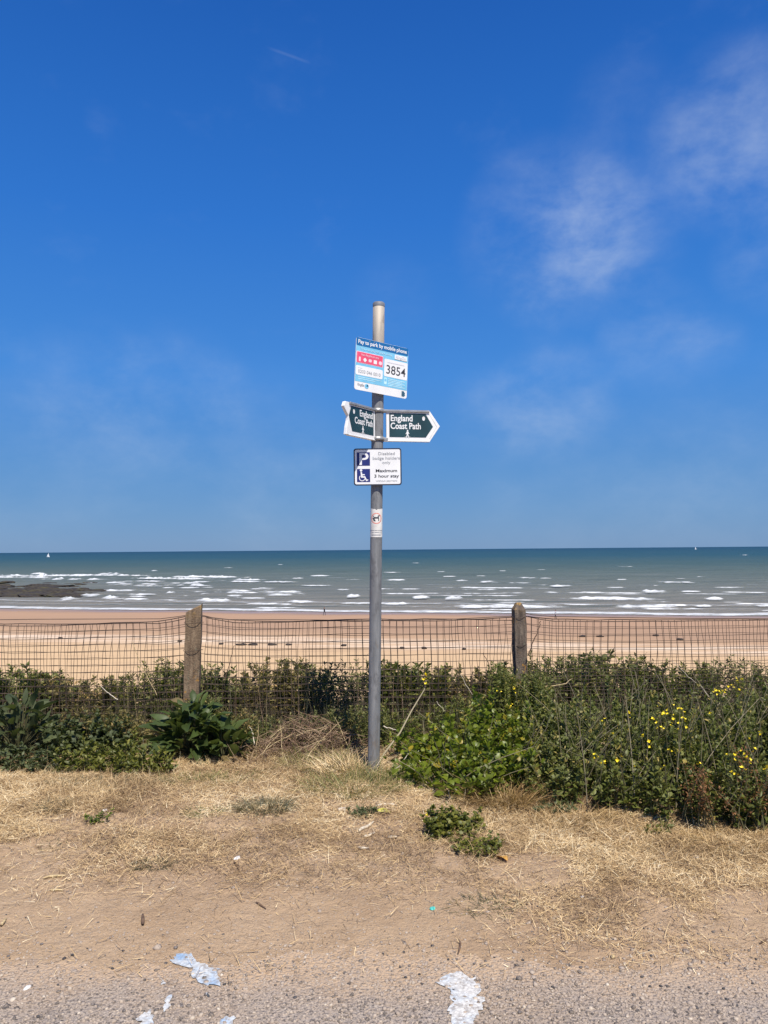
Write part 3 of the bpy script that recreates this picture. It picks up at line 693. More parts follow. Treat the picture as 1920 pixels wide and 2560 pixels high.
# --- payment sign
SW, SH = .41, .345
ps = empty('parking_payment_sign', (0, 0, 0), 'blue and white mobile phone parking payment sign numbered 3854, tilted on the pole', 'sign')
pc = pole_pt(926); yaw, roll = R(33), R(3.2)
fwd = Vector((math.sin(yaw), -math.cos(yaw), 0))
mid_px = at_y(955, 927, PD-.05)
side = Vector((math.cos(yaw), math.sin(yaw), 0))
loc = pc + fwd*(PR+.022)
loc = loc + side*((mid_px-loc).dot(Vector((1, 0, 0)))/side.x)
frame_at(ps, loc, yaw, roll)
U = lambda u: (u-.5)*SW
Vv = lambda v: (.5-v)*SH
prism('panel', rrect(U(0), Vv(1), U(1), Vv(0), .016), 0, .003, MAT['white'], ps)
E = .0007
def band_rect(nm, u0, v0, u1, v1, mat, y, r=.004): return prism(nm, rrect(U(u0), Vv(v1), U(u1), Vv(v0), r, 3), y, y+.0005, mat, ps)
band_rect('print_area', .004, .12, .996, .84, MAT['cyan'], -E, .001)
band_rect('header_band', .004, .004, .996, .155, MAT['blue_hd'], -2*E, .008)
text('Pay to park by mobile phone', U(.5), Vv(.112), .036, MAT['white'], ps, -3*E, 'CENTER', .018, fit=SW*.93)
text('You can pay to park using', U(.08), Vv(.222), .019, MAT['pale_cyan'], ps, -3*E, 'LEFT', .01, fit=SW*.6)
band_rect('logo_tag', .735, .175, .975, .262, MAT['white'], -2*E, .003)
band_rect('tag_underline', .735, .262, .975, .276, MAT['ink_soft'], -2*E, .001)
text('RingGo', U(.855), Vv(.243), .024, MAT['ink_pale'], ps, -3*E, 'CENTER', .01, fit=SW*.19)
band_rect('pink_border', .012, .265, .515, .485, MAT['palepink'], -2*E, .006)
band_rect('pink_panel', .022, .275, .505, .475, MAT['pink'], -3*E, .005)
text('Use RingGo to pay', U(.265), Vv(.335), .018, MAT['palepink'], ps, -4*E, 'CENTER', .01, fit=SW*.33)
for k, (kind) in enumerate(('bar', 'dia', 'blob', 'sq', 'round')):
    cx, cz = U(.075+.097*k), Vv(.412); s_ = .0125
    poly = {'bar': rrect(cx-.007, cz-.015, cx+.007, cz+.015, .004), 'dia': [(cx-.014, cz), (cx-.004, cz-.011), (cx, cz-.015), (cx+.004, cz-.011), (cx+.014, cz), (cx+.006, cz+.011), (cx, cz+.014), (cx-.006, cz+.011)],
            'blob': rrect(cx-.012, cz-.008, cx+.012, cz+.012, .006), 'sq': rrect(cx-.0125, cz-.0125, cx+.0125, cz+.0125, .002), 'round': disc(cx, cz, .013)}[kind]
    prism('pictogram', poly, -4*E, -4*E+.0005, MAT['white'] if kind in ('dia', 'sq') else MAT['palepink'], ps)
band_rect('phone_panel', .012, .535, .515, .715, MAT['white'], -2*E, .01)
text('or call', U(.05), Vv(.588), .013, MAT['ink_pale'], ps, -3*E, 'LEFT', .0)
text('0203 046 0010', U(.265), Vv(.672), .031, MAT['ink_soft'], ps, -3*E, 'CENTER', .0, fit=SW*.42)
band_rect('number_panel', .54, .298, .99, .64, MAT['white'], -2*E, .008)
band_rect('small_print', .6, .352, .93, .366, MAT['ink_pale'], -3*E, .001)
text('3854', U(.765), Vv(.578), .083, MAT['ink'], ps, -3*E, 'CENTER', .004, fit=SW*.375)
band_rect('handset', .548, .665, .598, .795, MAT['pale_cyan'], -2*E, .004); band_rect('handset_screen', .556, .69, .59, .735, MAT['cyan'], -3*E, .001)
for k in range(5): band_rect('small_print', .625, .675+.03*k, .95-.05*(k % 2), .689+.03*k, MAT['pale_cyan'], -2*E, .001)
for k in range(2): band_rect('small_print', .06, .745+.032*k, .5-.12*k, .757+.032*k, MAT['pale_cyan'], -2*E, .001)
text('RingGo', U(.055), Vv(.918), .023, MAT['ink_soft'], ps, -2*E, 'LEFT', .012, fit=SW*.12)
prism('logo_disc', disc(U(.225), Vv(.905), .0155), -2*E, -E, MAT['cyan'], ps)
prism('logo_swoosh', [(U(.215), Vv(.905)), (U(.235), Vv(.87)), (U(.258), Vv(.89)), (U(.246), Vv(.91))], -3*E, -2*E, MAT['teal'], ps)
for k in range(4): prism('council_logo', rrect(U(.892+.006*(k % 2)), Vv(.905+.02*k), U(.95+.008*(k % 3)), Vv(.892+.02*k), .001, 2), -2*E, -E, MAT['teal'], ps)
prism('council_logo', [(U(.89), Vv(.872)), (U(.93), Vv(.858)), (U(.962), Vv(.9)), (U(.95), Vv(.955)), (U(.935), Vv(.955)), (U(.935), Vv(.9))], -2.4*E, -E, MAT['teal'], ps)
for u_ in (.25, .33): prism('rivet', disc(U(u_), Vv(.03), .004, 10), -3.2*E, 0, MAT['alu'], ps)
lc = (ps.matrix_world.inverted() @ pc)
for z_ in (.085, -.085):
    prism('bracket', rrect(lc.x-.03, z_-.014, lc.x+.03, z_+.014, .003, 2), .0032, lc.y-PR*.75, MAT['alu'], ps)
    band(ps, lc.y, z_, ctr_x=lc.x)

# --- finger signs
def finger(name, label, ang, flip):
    """ang: heading of the arm from the pole (0 = +X, towards the right); flip: arm points to the left in the picture"""
    o = empty(name, (0, 0, 0), label, 'sign')
    pc = pole_pt(1064)
    d = Vector((math.cos(ang), math.sin(ang), 0))
    # local X runs left to right as read
    x_axis = -d if flip else d
    n = Vector((x_axis.y, -x_axis.x, 0))              # towards the reader
    if n.y > 0: n = -n
    start = .058 if not flip else .045
    o.matrix_world = Matrix(((x_axis.x, -n.x, 0, pc.x), (x_axis.y, -n.y, 0, pc.y), (0, 0, 1, pc.z), (0, 0, 0, 1)))
    s = -1 if flip else 1
    Lr, Lt, h = .315, .385, .103
    fx = lambda x: s*(x+start-.02)
    order = lambda P: P if not flip else P[::-1]
    P = lambda pts: order([(fx(a), b) for a, b in pts])
    if flip:      # its tip is broken away between two white corners
        prism('panel', P([(.02, -h), (.345, -h), (.337, -h+.045), (.322, -.012), (.319, .018), (.346, h-.058), (.368, h-.03), (.352, h), (.02, h)]), -.011, .011, MAT['white'], o, .0015)
        prism('green_field', P([(.04, -h+.026), (.282, -h+.026), (.317, .018), (.29, h-.02), (.04, h-.02)]), -.0122, -.0112, MAT['dkgreen'], o)
    else:
        prism('panel', P([(.02, -h), (Lr, -h), (Lt, 0), (Lr, h), (.02, h)]), -.011, .011, MAT['white'], o, .0015)
        prism('green_field', P([(.04, -h+.026), (Lr-.028, -h+.026), (Lr+.022, -.004), (Lr-.028, h-.02), (.04, h-.02)]), -.0122, -.0112, MAT['dkgreen'], o)
        prism('chevron_seam', P([(Lr-.004, -h+.02), (Lr+.001, -h+.02), (Lr+.05, 0), (Lr-.004+.004, h-.02), (Lr-.004, h-.02), (Lr+.045, 0)]), -.0121, -.0112, MAT['offwhite'], o)
    prism('top_rail', P([(.0, h-.012), (Lr-.002, h-.012), (Lr-.002, h+.002), (.0, h+.002)]), -.022, .022, MAT['alu'], o, .0015)
    prism('bottom_rail', P([(.0, -h-.003), (Lr, -h-.003), (Lr, -h+.004), (.0, -h+.004)]), -.013, .013, MAT['white'], o, .001)
    al = 'LEFT' if not flip else 'RIGHT'
    tx = fx(.047)
    text('England', tx, .031, .058, MAT['white'], o, -.0127, al, .02, fit=.148)
    text('Coast Path', tx, -.021, .058, MAT['white'], o, -.0127, al, .02, fit=.205)
    # acorn mark
    ax = fx(Lr-.042) if not flip else fx(.262)
    prism('acorn_mark', disc(ax, .05, .0095, 16, .0145), -.0128, -.0122, MAT['white'], o)
    prism('acorn_cup', [(ax-.011, .053), (ax+.011, .053), (ax+.007, .062), (ax-.007, .062)], -.0131, -.0127, MAT['offwhite'], o)
    # walking figure
    wx = fx(.045+.118); wz = -.055
    prism('walker_head', disc(wx, wz+.024, .0048, 12), -.0128, -.0122, MAT['white'], o)
    body = [(-.005, .018), (.005, .018), (.008, .008), (.012, .002), (.010, -.001), (.005, .004), (.004, -.006), (.009, -.016), (.011, -.026), (.006, -.026), (.003, -.016), (-.0005, -.009), (-.004, -.017), (-.01, -.026), (-.014, -.024), (-.008, -.014), (-.005, -.004), (-.006, .004), (-.011, -.002), (-.013, .001), (-.008, .009)]
    bp = [(wx+s*a, wz+b) for a, b in body]
    prism('walker', bp if s > 0 else bp[::-1], -.0128, -.0122, MAT['white'], o)
    prism('small_print', rrect(wx-.02, -h+.0295, wx+.02, -h+.0305, .0004, 1), -.0128, -.0122, MAT['offwhite'], o)
    for z_ in (h-.005, -h+.012):
        prism('lug', P([(-.028, z_-.009), (.03, z_-.009), (.03, z_+.009), (-.028, z_+.009)]), -.016, .016, MAT['alu'], o, .002)
        prism('bolt', disc(fx(-.004), z_, .006, 8), -.024, -.016, MAT['alu'], o)
    return o
fr = finger('finger_sign', 'dark green coast path finger sign pointing right', R(9), False)
fl = finger('finger_sign', 'dark green coast path finger sign with broken tip pointing left towards the viewer', R(180+57), True)
for z_ in (.098, -.091): band(fr, 0, z_, .026, PR+.0025)

# --- disabled bay sign
dsn = empty('disabled_parking_sign', (0, 0, 0), 'white rectangular disabled badge holder parking sign with blue symbols', 'sign')
pc = pole_pt(1167); DW, DH = .329*PD/5.27, .256*PD/5.27
loc = at_y(944, 1167, PD-PR-.022)
frame_at(dsn, loc, R(0), R(-.2))
prism('panel', rrect(-DW/2, -DH/2, DW/2, DH/2, .016), 0, .003, MAT['black_blue'], dsn)
prism('face', rrect(-DW/2+.008, -DH/2+.008, DW/2-.008, DH/2-.008, .011), -E, -.0001, MAT['white'], dsn)
def dx(px): return (px-944)*.00274*PD/5.27
def dz(py): return (1167-py)*.00274*PD/5.27
for (y0, y1) in ((1130, 1164), (1172, 1205)): prism('symbol_field', rrect(dx(892), dz(y1), dx(925), dz(y0), .001, 1), -2*E, -E, MAT['navy'], dsn)
text('P', dx(908.5), dz(1161.5), .112, MAT['white'], dsn, -3*E, 'CENTER', .012, fit=.06)
# wheelchair symbol
def wheelchair():
    cx, cz = dx(905), dz(1195); r0, r1 = .0205, .0155
    P = [(cx+r0*math.cos(a), cz+r0*math.sin(a)) for a in np.linspace(R(130), R(352), 22)] + [(cx+r1*math.cos(a), cz+r1*math.sin(a)) for a in np.linspace(R(345), R(130), 22)]
    prism('wheel_symbol', P, -3*E, -2*E, MAT['white'], dsn)
    prism('head_symbol', disc(dx(902.3), dz(1175.6), .0082, 14), -3*E, -2*E, MAT['white'], dsn)
    q = [(901, 1180), (904.6, 1180), (905.5, 1185.3), (911.5, 1185.3), (911.5, 1188), (905.9, 1188), (906.2, 1190.4), (912.6, 1190.4), (916.7, 1199.5), (919.5, 1198), (920.5, 1200.6), (915.3, 1203.2), (910.8, 1194), (902.4, 1194)]
    prism('figure_symbol', [(dx(a), dz(b)) for a, b in q][::-1], -3.2*E, -2*E, MAT['white'], dsn)
wheelchair()
text('Disabled', dx(966.5), dz(1137.5), .028, MAT['ink_soft'], dsn, -2*E, 'CENTER', .006, fit=.108)
text('badge holders', dx(966), dz(1149), .028, MAT['ink_soft'], dsn, -2*E, 'CENTER', .006, fit=.178)
text('only', dx(966), dz(1160), .028, MAT['ink_soft'], dsn, -2*E, 'CENTER', .004, fit=.053)
text('Maximum', dx(966), dz(1180.5), .028, MAT['ink'], dsn, -2*E, 'CENTER', .02, fit=.14)
text('3 hour stay', dx(966), dz(1194), .028, MAT['ink'], dsn, -2*E, 'CENTER', .018, fit=.162)
text('without payment', dx(966), dz(1204.5), .017, MAT['ink_soft'], dsn, -2*E, 'CENTER', .0, fit=.14)
for z_ in (.065, -.065):
    ly = (dsn.matrix_world.inverted() @ pole_pt(1167))
    prism('bracket', rrect(ly.x-.03, z_-.012, ly.x+.03, z_+.012, .003, 2), .0032, ly.y-PR*.75, MAT['alu'], dsn)
    band(dsn, ly.y, z_, ctr_x=ly.x)

for sign in (ps, fr, fl, dsn):                       # print belongs to the panel that carries it
    pan = [c_ for c_ in sign.children if c_.name.startswith('panel')][0]
    for c_ in list(sign.children):
        if c_.name.split('.')[0] not in ('panel', 'bracket', 'clamp', 'lug', 'bolt', 'top_rail', 'bottom_rail'): c_.parent = pan
# --- sticker wrapped round the pole
def sticker():
    z0 = (pole_pt(1343)-base).length; z1 = (pole_pt(1272)-base).length
    st = empty('dog_sticker', base, 'white sticker with a dog in a red ring wrapped on the pole', 'sticker')
    st.rotation_euler = post.rotation_euler
    nu, nv = 70, 110; H = z1-z0; amax = R(100)
    def shape(name, test, mat, off):
        V = []; F = []; idx = {}
        def vid(i, j):
            if (i, j) not in idx:
                a = -math.pi/2 + amax*(2*i/nu-1); idx[(i, j)] = len(V)
                V.append(((PR+off)*math.cos(a), (PR+off)*math.sin(a), z0+H*j/nv))
            return idx[(i, j)]
        for i in range(nu):
            for j in range(nv):
                u = amax*(2*(i+.5)/nu-1)*PR; v = H*(j+.5)/nv
                if test(u, v): F.append((vid(i, j), vid(i+1, j), vid(i+1, j+1), vid(i, j+1)))
        link(name, np_mesh(name, V, F, mat, None, True), st)
    shape('backing', lambda u, v: not (v > H-.012 and abs(u) < (v-(H-.012))*1.0) and v < H-.004*(abs(u) < .03), MAT['offwhite'], .0006)
    cz, r = H*.655, .0365
    shape('red_ring', lambda u, v: r-.0065 < math.hypot(u, v-cz) < r, MAT['red'], .0011)
    def dog(u, v):
        v -= cz
        return (abs(u+.002) < .015 and -.002 < v < .008) or (.011 < u < .017 and -.018 < v < .006) or (-.026 < u+v*.5 < -.016+.003 and -.019 < v < .004) or \
               (.008 < u < .016 and 0 < v < .016) or (.009 < u < .024 and .013 < v < .021) or (-.02 < u+.6*(v-.01) < -.015 and .006 < v < .018)
    shape('dog_symbol', dog, MAT['ink'], .0011)
    rr = np.random.default_rng(3); 
    for k, (v0, hh) in enumerate(((.23, .024), (.16, .02), (.075, .036))):
        gaps = rr.random(40) < .82
        shape('small_print', lambda u, v, v0=v0, hh=hh, gaps=gaps: abs(v-H*v0) < H*hh*.55 and abs(u) < .05-.008*k and gaps[int((u+.06)/.0032) % 40], MAT['ink_soft'], .0011)
sticker()

# ------------------------------------------------------------------ wire mesh fence
FD = 6.0
fence = empty('wire_fence', (0, FD, 0), 'rusty square mesh wire fence strung between weathered posts', 'fence')
def fence_part(name, me): return link(name, me, fence, (0, -FD, 0))
P1 = at_y(486, 1508, FD); P2 = at_y(1296, 1506, FD)
def post_mesh(w, d, h, top, seed, mat):
    bm = bmesh.new(); nz = 26; r = np.random.default_rng(seed)
    bmesh.ops.create_grid(bm, x_segments=1, y_segments=1, size=1); bm.clear()
    ring = []
    prof = [(-.5, -.5), (-.17, -.52), (.17, -.52), (.5, -.5), (.52, -.17), (.52, .17), (.5, .5), (.17, .52), (-.17, .52), (-.5, .5), (-.52, .17), (-.52, -.17)]
    for k in range(nz+1):
        t = k/nz; row = []
        for i, (a, b) in enumerate(prof):
            s = 1.0
            z = -h*(1-t)
            if top == 'round' and z > -.045: s = math.sqrt(max(.1, 1-((z+.045)/.05)**2))
            x, y = a*w*s, b*d*s
            if top == 'slant' and k == nz: z = -.03 + .065*(a+.5) - .02*abs(b) + (r.random()-.5)*.012
            elif top == 'slant' and k == nz-1: z = -.05 + .03*(a+.5)
            x += .005*(r.random()-.5)+.008*(vnoise(z*9, i+.5)-.5); y += .005*(r.random()-.5)
            row.append(bm.verts.new((x, y, z)))
        ring.append(row)
    n = len(prof)
    for k in range(nz):
        for i in range(n): bm.faces.new((ring[k][i], ring[k][(i+1) % n], ring[k+1][(i+1) % n], ring[k+1][i]))
    bm.faces.new(ring[-1]); bm.faces.new(ring[0][::-1])
    return bm_mesh('post', bm, MAT[mat])
POSTS = [(P1.x-2.56, P1.z, .1, .1, 'round', 'concrete_post', 0, 0, None), (P1.x, P1.z-.035, .118, .1, 'slant', 'timber_post', R(8), R(1.6), 'weathered timber post with slanted broken top and orange lichen'),
         (P2.x, P2.z, .092, .092, 'round', 'concrete_post', R(6), R(-.4), 'dark concrete post with rounded lichen covered top'), (P2.x+2.56, P2.z, .1, .1, 'round', 'concrete_post', 0, 0, None)]
for k, (x, z, w_, d_, tp, mt, rz, lean, lb) in enumerate(POSTS):
    o = fence_part('post', post_mesh(w_, d_, z+.35, tp, k+3, mt)); o.location = (x, .0, z); o.rotation_euler = (0, lean, rz)
    if lb: o['label'] = lb
def mesh_panel(x0, x1, ztop, yoff, phase, seed, zl, zr):
    r = np.random.default_rng(seed); tb = Tubes(); cell = .0535; rad = .0019
    zb = .02; nrow = int((ztop-zb)/cell); ncol = int((x1-x0)/cell)
    U_ = np.arange(ncol+1)/ncol
    dxw = np.cumsum(r.normal(0, .0035, ncol+1)); dxw -= U_*dxw[-1]
    def ptg(u, row):                                   # u 0..1, row 0 at bottom
        x = x0+(x1-x0)*u; z = zb+(ztop-zb)*row/nrow
        y = FD + yoff + .02*(vnoise(u*5+seed, row*.25)-.5) + .01*np.sin(row*.5+u*9)
        edge = zl*np.exp(-((x-x0)/.13)**2)+zr*np.exp(-((x1-x)/.13)**2)
        z = z + (edge - .012*np.sin(math.pi*u)*3*0 + .016*(vnoise(u*9+seed, 3.3)-.5) - .006*np.sin(math.pi*u))*(row/nrow)**2 + .012*(vnoise(u*14+seed*2, row*.35+9)-.5)
        x = x + .022*(vnoise(row*.3+seed*1.3, u*7)-.5)
        return np.stack([x+0*z, y+0*z, z], -1)
    rows = np.arange(nrow+1)
    for i in range(ncol+1):
        t = ptg(np.full(nrow+1, U_[i]), rows); t[:, 0] += dxw[i]; tb.add(t, rad, 4)
    for j in range(nrow+1):
        us = np.linspace(0, 1, ncol//2); t = ptg(us, np.full(len(us), j)); tb.add(t, rad*(1.7 if j == nrow else 1.0), 4)
    return tb.mesh('wire_mesh', MAT['wire'])
zt = at_y(700, 1549, FD).z
SPANS = [(P1.x-2.56+.05, P1.x-.055, at_y(200, 1556, FD).z, .05, .035), (P1.x+.06, P2.x-.045, zt, .03, .0), (P2.x+.045, P2.x+2.56-.05, at_y(1600, 1547, FD).z, .035, .03)]
for k, (a, b, z, zl, zr) in enumerate(SPANS):
    tag(fence_part('wire_mesh', mesh_panel(a, b, z, -.03, 0, k*3+1, zl, zr)), kind='stuff')
    tag(fence_part('wire_mesh', mesh_panel(a+.017, b-.008, z-.018, .045, .5, k*3+2, zl, zr)), kind='stuff')
def strand(pts, rad=.0026):
    V, F = tube_np(pts, rad, 5); return np_mesh('tie_wire', V, F, MAT['wire'])
for (x, z, w_, d_, tp, mt, rz, lean, lb) in POSTS[1:3]:
    for zz in (-.115, -.33):
        a = np.linspace(0, 2*math.pi, 24); k = w_*.56+.004
        fence_part('tie_wire', strand([(x+lean*zz*1+ k*math.cos(q)*1.06, FD+k*1.06*math.sin(q), z+zz+.004*math.sin(q*2+zz*30)) for q in a], .0018))
def sagwire(pxpts, Y):
    return strand([tuple(at_y(px, py, Y)) for px, py in pxpts], .0028)
fence_part('strand_wire', sagwire([(-300, 1552), (100, 1548), (400, 1547), (440, 1542), (466, 1538)], FD-.04))
fence_part('strand_wire', sagwire([(506, 1538), (540, 1546), (570, 1549), (700, 1549), (920, 1551), (1110, 1549), (1280, 1540)], FD-.04))
fence_part('strand_wire', sagwire([(1310, 1531), (1330, 1537), (1380, 1541), (1500, 1543), (1700, 1546), (2200, 1548)], FD-.04))

# ------------------------------------------------------------------ plants
def stem_pts(x, y, z0, H, lx, ly, n=5):
    t = np.linspace(0, 1, n); return np.stack([x+lx*t**1.6, y+ly*t**1.6, z0+H*t], -1)
LEAFN = leaf(1, .32, .3, .25, 3)                     # narrow
LEAFM = [leaf(1, .5, .25, .3, 3, .03, .45, k) for k in range(3)]
LEAF2 = [leaf(1, .36, .3, .25, 2), leaf(1, .48, .25, .3, 2, .03, .45, 1), leaf(1, .56, .25, .2, 2, .05, .5, 2)]   # light versions for the far growth
LEAFR = [leaf(1, .75, .2, .25, 4, .05, .5, k) for k in range(4)]      # broad, crinkled
def shoots(name, label, cat, spots, tpls, per, size, mat, group=None, n_obj=0, el=(.1, .9), stem_r=.0025, lowbare=0., stemrnd=(.0, .5), topsmall=.5, loc=None, roll=.6):
    """plant made of leafy shoots. spots: (x, y, height, lean x, lean y)"""
    cx = float(np.mean([s[0] for s in spots])); cy = float(np.mean([s[1] for s in spots]))
    o0 = np.array((cx, cy, gz(cx, cy)))
    root = empty(name, tuple(o0), label, cat, group)
    tb = Tubes(); P = []; AZ = []; EL = []; SZ = []; RD = []
    for (x, y, H, lx, ly) in spots:
        z0 = gz(x, y)-.01; sp_ = stem_pts(x, y, z0, H, lx, ly); tb.add(sp_-o0, np.linspace(stem_r, stem_r*.35, 5), 3, random.uniform(*stemrnd))
        k = max(3, int(per*H/.4)); t = lowbare+(1-lowbare)*np.sort(RNG.random(k))**.85
        pos = np.stack([np.interp(t, np.linspace(0, 1, 5), sp_[:, i]) for i in range(3)], -1)
        P.append(pos); AZ.append(np.arange(k)*2.4+RNG.normal(0, .5, k)); EL.append(el[0]+(el[1]-el[0])*t+RNG.normal(0, .25, k))
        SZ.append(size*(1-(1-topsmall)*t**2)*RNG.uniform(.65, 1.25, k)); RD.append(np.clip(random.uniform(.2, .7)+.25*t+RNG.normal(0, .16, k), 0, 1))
    P, AZ, EL, SZ, RD = map(np.concatenate, (P, AZ, EL, SZ, RD)); RO = RNG.normal(0, roll, len(P))
    # the largest-showing leaves (towards the viewer, near the surface) become objects of their own
    pick = np.zeros(len(P), bool)
    if n_obj:
        score = -P[:, 1]*.6 + P[:, 2]*.6 + SZ*8 + RNG.normal(0, .12, len(P)); pick[np.argsort(-score)[:n_obj]] = True
    sp = Soup(); which = RNG.integers(0, len(tpls), len(P))
    Ms = rots(AZ, EL, RO)*SZ[:, None, None]
    for q, t in enumerate(tpls):
        s = (which == q) & ~pick; sp.add(t[0], t[1], Ms[s], P[s]-o0, RD[s])
    link('stems', tb.mesh('stems', MAT['stalk']), root)['kind'] = 'stuff'
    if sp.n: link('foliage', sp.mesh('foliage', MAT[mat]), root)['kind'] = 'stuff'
    if n_obj:
        lib = [[np_mesh('leaf', t[0], t[1], MAT[mat], {'rnd': np.full(len(t[0]), v)}, True) for v in (.15, .35, .55, .72, .88, 1.0)] for t in tpls]
        for i in np.where(pick)[0]:
            me = lib[which[i]][min(5, int(RD[i]*5.2))]; o = link('leaf', me, root)
            m4 = Matrix([list(Ms[i][a])+[P[i][a]-o0[a]] for a in range(3)]+[[0, 0, 0, 1]]); o.matrix_local = m4
    return root
def pxx(px, Y): return (px-CX)*Y/FPX

# hedge behind the fence; silhouette rows measured in the photograph
PROF = np.array([(-400, 1665), (0, 1670), (58, 1652), (139, 1681), (231, 1693), (300, 1681), (370, 1668), (417, 1637), (451, 1652), (520, 1658), (550, 1678), (600, 1684), (654, 1656), (723, 1642), (770, 1642), (810, 1656), (868, 1655), (908, 1641),
    (960, 1652), (1035, 1655), (1080, 1668), (1116, 1655), (1162, 1672), (1250, 1656), (1336, 1642), (1400, 1640), (1452, 1629), (1498, 1624), (1550, 1636), (1625, 1655), (1643, 1672), (1700, 1660), (1764, 1630), (1810, 1640), (1845, 1652), (1886, 1648), (1920, 1655), (2300, 1650)])
HEDGE = [(-260, -20, 'far left shrub'), (-40, 150, 'dark leafy shrub behind the fence at the left edge of the view'), (130, 300, 'low brownish shrub behind the fence, second from the left edge'),
         (285, 465, 'tall leafy shrub behind the fence against the timber post'), (450, 610, 'leafy shrub behind the fence just right of the timber post'), (595, 780, 'dark brown leaved shrub behind the fence midway to the pole'),
         (765, 955, 'green shrub behind the fence directly behind the pole'), (940, 1110, 'shrub behind the fence just right of the pole'), (1095, 1270, 'thin brownish shrub behind the fence left of the concrete post'),
         (1255, 1420, 'green shrub behind the fence at the concrete post'), (1405, 1580, 'tallest green shrub behind the fence right of the concrete post'), (1565, 1740, 'low shrub behind the fence among dry stems at the right'),
         (1725, 1960, 'dark shrub behind the fence at the right edge of the view'), (1940, 2200, 'far right shrub')]
for k, (a, b, lb) in enumerate(HEDGE):
    if lb.startswith('far '): lb = 'leafy shrub behind the fence just outside the %s of the view' % ('left' if 'left' in lb else 'right')
    sp_ = []
    brown = 'brown' in lb
    for i in range(120):
        Y = random.choice((6.2, 6.3, 6.45, 6.6, 6.8, 7.05))+random.uniform(-.07, .07); px = random.uniform(a-8, b+8); x = pxx(px, Y)
        row = float(np.interp(px, PROF[:, 0], PROF[:, 1])) + abs(random.gauss(0, 20)) + (28 if random.random() < .6 else 0) - (14 if random.random() < .06 else 0)
        H = at_y(px, row, Y).z - gz(x, Y)
        sp_.append((x, Y, max(.15, H), random.gauss(0, .09), random.gauss(-.02, .06)))
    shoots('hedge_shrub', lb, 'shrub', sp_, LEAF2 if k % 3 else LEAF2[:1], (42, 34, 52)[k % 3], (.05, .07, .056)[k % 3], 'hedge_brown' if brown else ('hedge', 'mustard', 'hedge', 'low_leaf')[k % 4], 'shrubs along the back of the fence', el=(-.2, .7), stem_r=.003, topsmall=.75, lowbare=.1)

# thin wild grass and dead stalks along the fence line: nobody could count them
sp = Soup()
for q, (L, W, bend) in enumerate(((.34, .0045, .12), (.42, .0035, .2), (.26, .005, .35), (.5, .003, .1))):
    k = 1700; x = RNG.uniform(-3.6, 3.6, k); y = RNG.uniform(5.55, 6.15, k); tv, tf = blade(L, W, bend, 3)
    keep = RNG.random(k) < np.clip(.25+1.3*fbm(x, y, 1.2, 3, 33)-.35, .1, 1); x, y = x[keep], y[keep]; k = len(x)
    s = RNG.uniform(.5, 1.1, k)
    sp.add(tv, tf, rots(RNG.uniform(0, 6.28, k), RNG.normal(1.3, .22, k), RNG.uniform(-1, 1, k))*s[:, None, None], np.stack([x, y, ground(x, y)], -1), np.clip(RNG.normal(.4, .25, k), 0, 1))
tag(link('wild_grass', sp.mesh('wild_grass', MAT['dull_grass'])), 'thin dull wild grass growing up through the wire fence', 'grass', kind='stuff')
sp = Soup()
k = 420; x = RNG.uniform(-3.6, 3.6, k); y = RNG.uniform(5.7, 6.3, k); tv, tf = blade(.6, .004, .08, 3); s = RNG.uniform(.5, 1.15, k)
sp.add(tv, tf, rots(RNG.uniform(0, 6.28, k), RNG.normal(1.35, .2, k), 0)*s[:, None, None], np.stack([x, y, ground(x, y)], -1), np.clip(RNG.normal(.45, .3, k), 0, 1))
tag(link('dead_stems', sp.mesh('dead_stems', MAT['brown_grass'])), 'thin brown dead stems standing against the fence', 'stems', kind='stuff')
# small leafy undergrowth between fence and verge
def scatter_spots(n, pxr, Yr, rowf, jit=14, lean=.06):
    out = []
    for _ in range(n):
        Y = random.uniform(*Yr); px = random.uniform(*pxr); x = pxx(px, Y); H = at_y(px, rowf(px)+abs(random.gauss(0, jit)), Y).z-gz(x, Y)
        out.append((x, Y, max(.06, H), random.uniform(-lean, lean), random.uniform(-lean*1.4, lean*.4)))
    return out
for (a, b, row, lb, mt) in ((-120, 330, 1770, 'tangled undergrowth in front of the fence at the left', 'hedge_brown'), (300, 640, 1765, 'undergrowth behind the big dock plant', 'hedge_brown'), (600, 960, 1768, 'dull green undergrowth against the fence left of the pole', 'hedge'),
                           (930, 1300, 1745, 'fine green undergrowth against the fence right of the pole', 'mustard'), (1225, 1360, 1655, 'tall thin weeds in front of the concrete post', 'mustard'), (440, 540, 1745, 'weeds at the foot of the timber post', 'hedge')):
    shoots('undergrowth', lb, 'plant', scatter_spots(130, (a, b), (5.55, 5.95), lambda p, row=row: row+18*math.sin(p*.02), 26), LEAF2[:2], 42, .043, mt, 'undergrowth along the fence', stem_r=.0018, el=(-.2, .9))

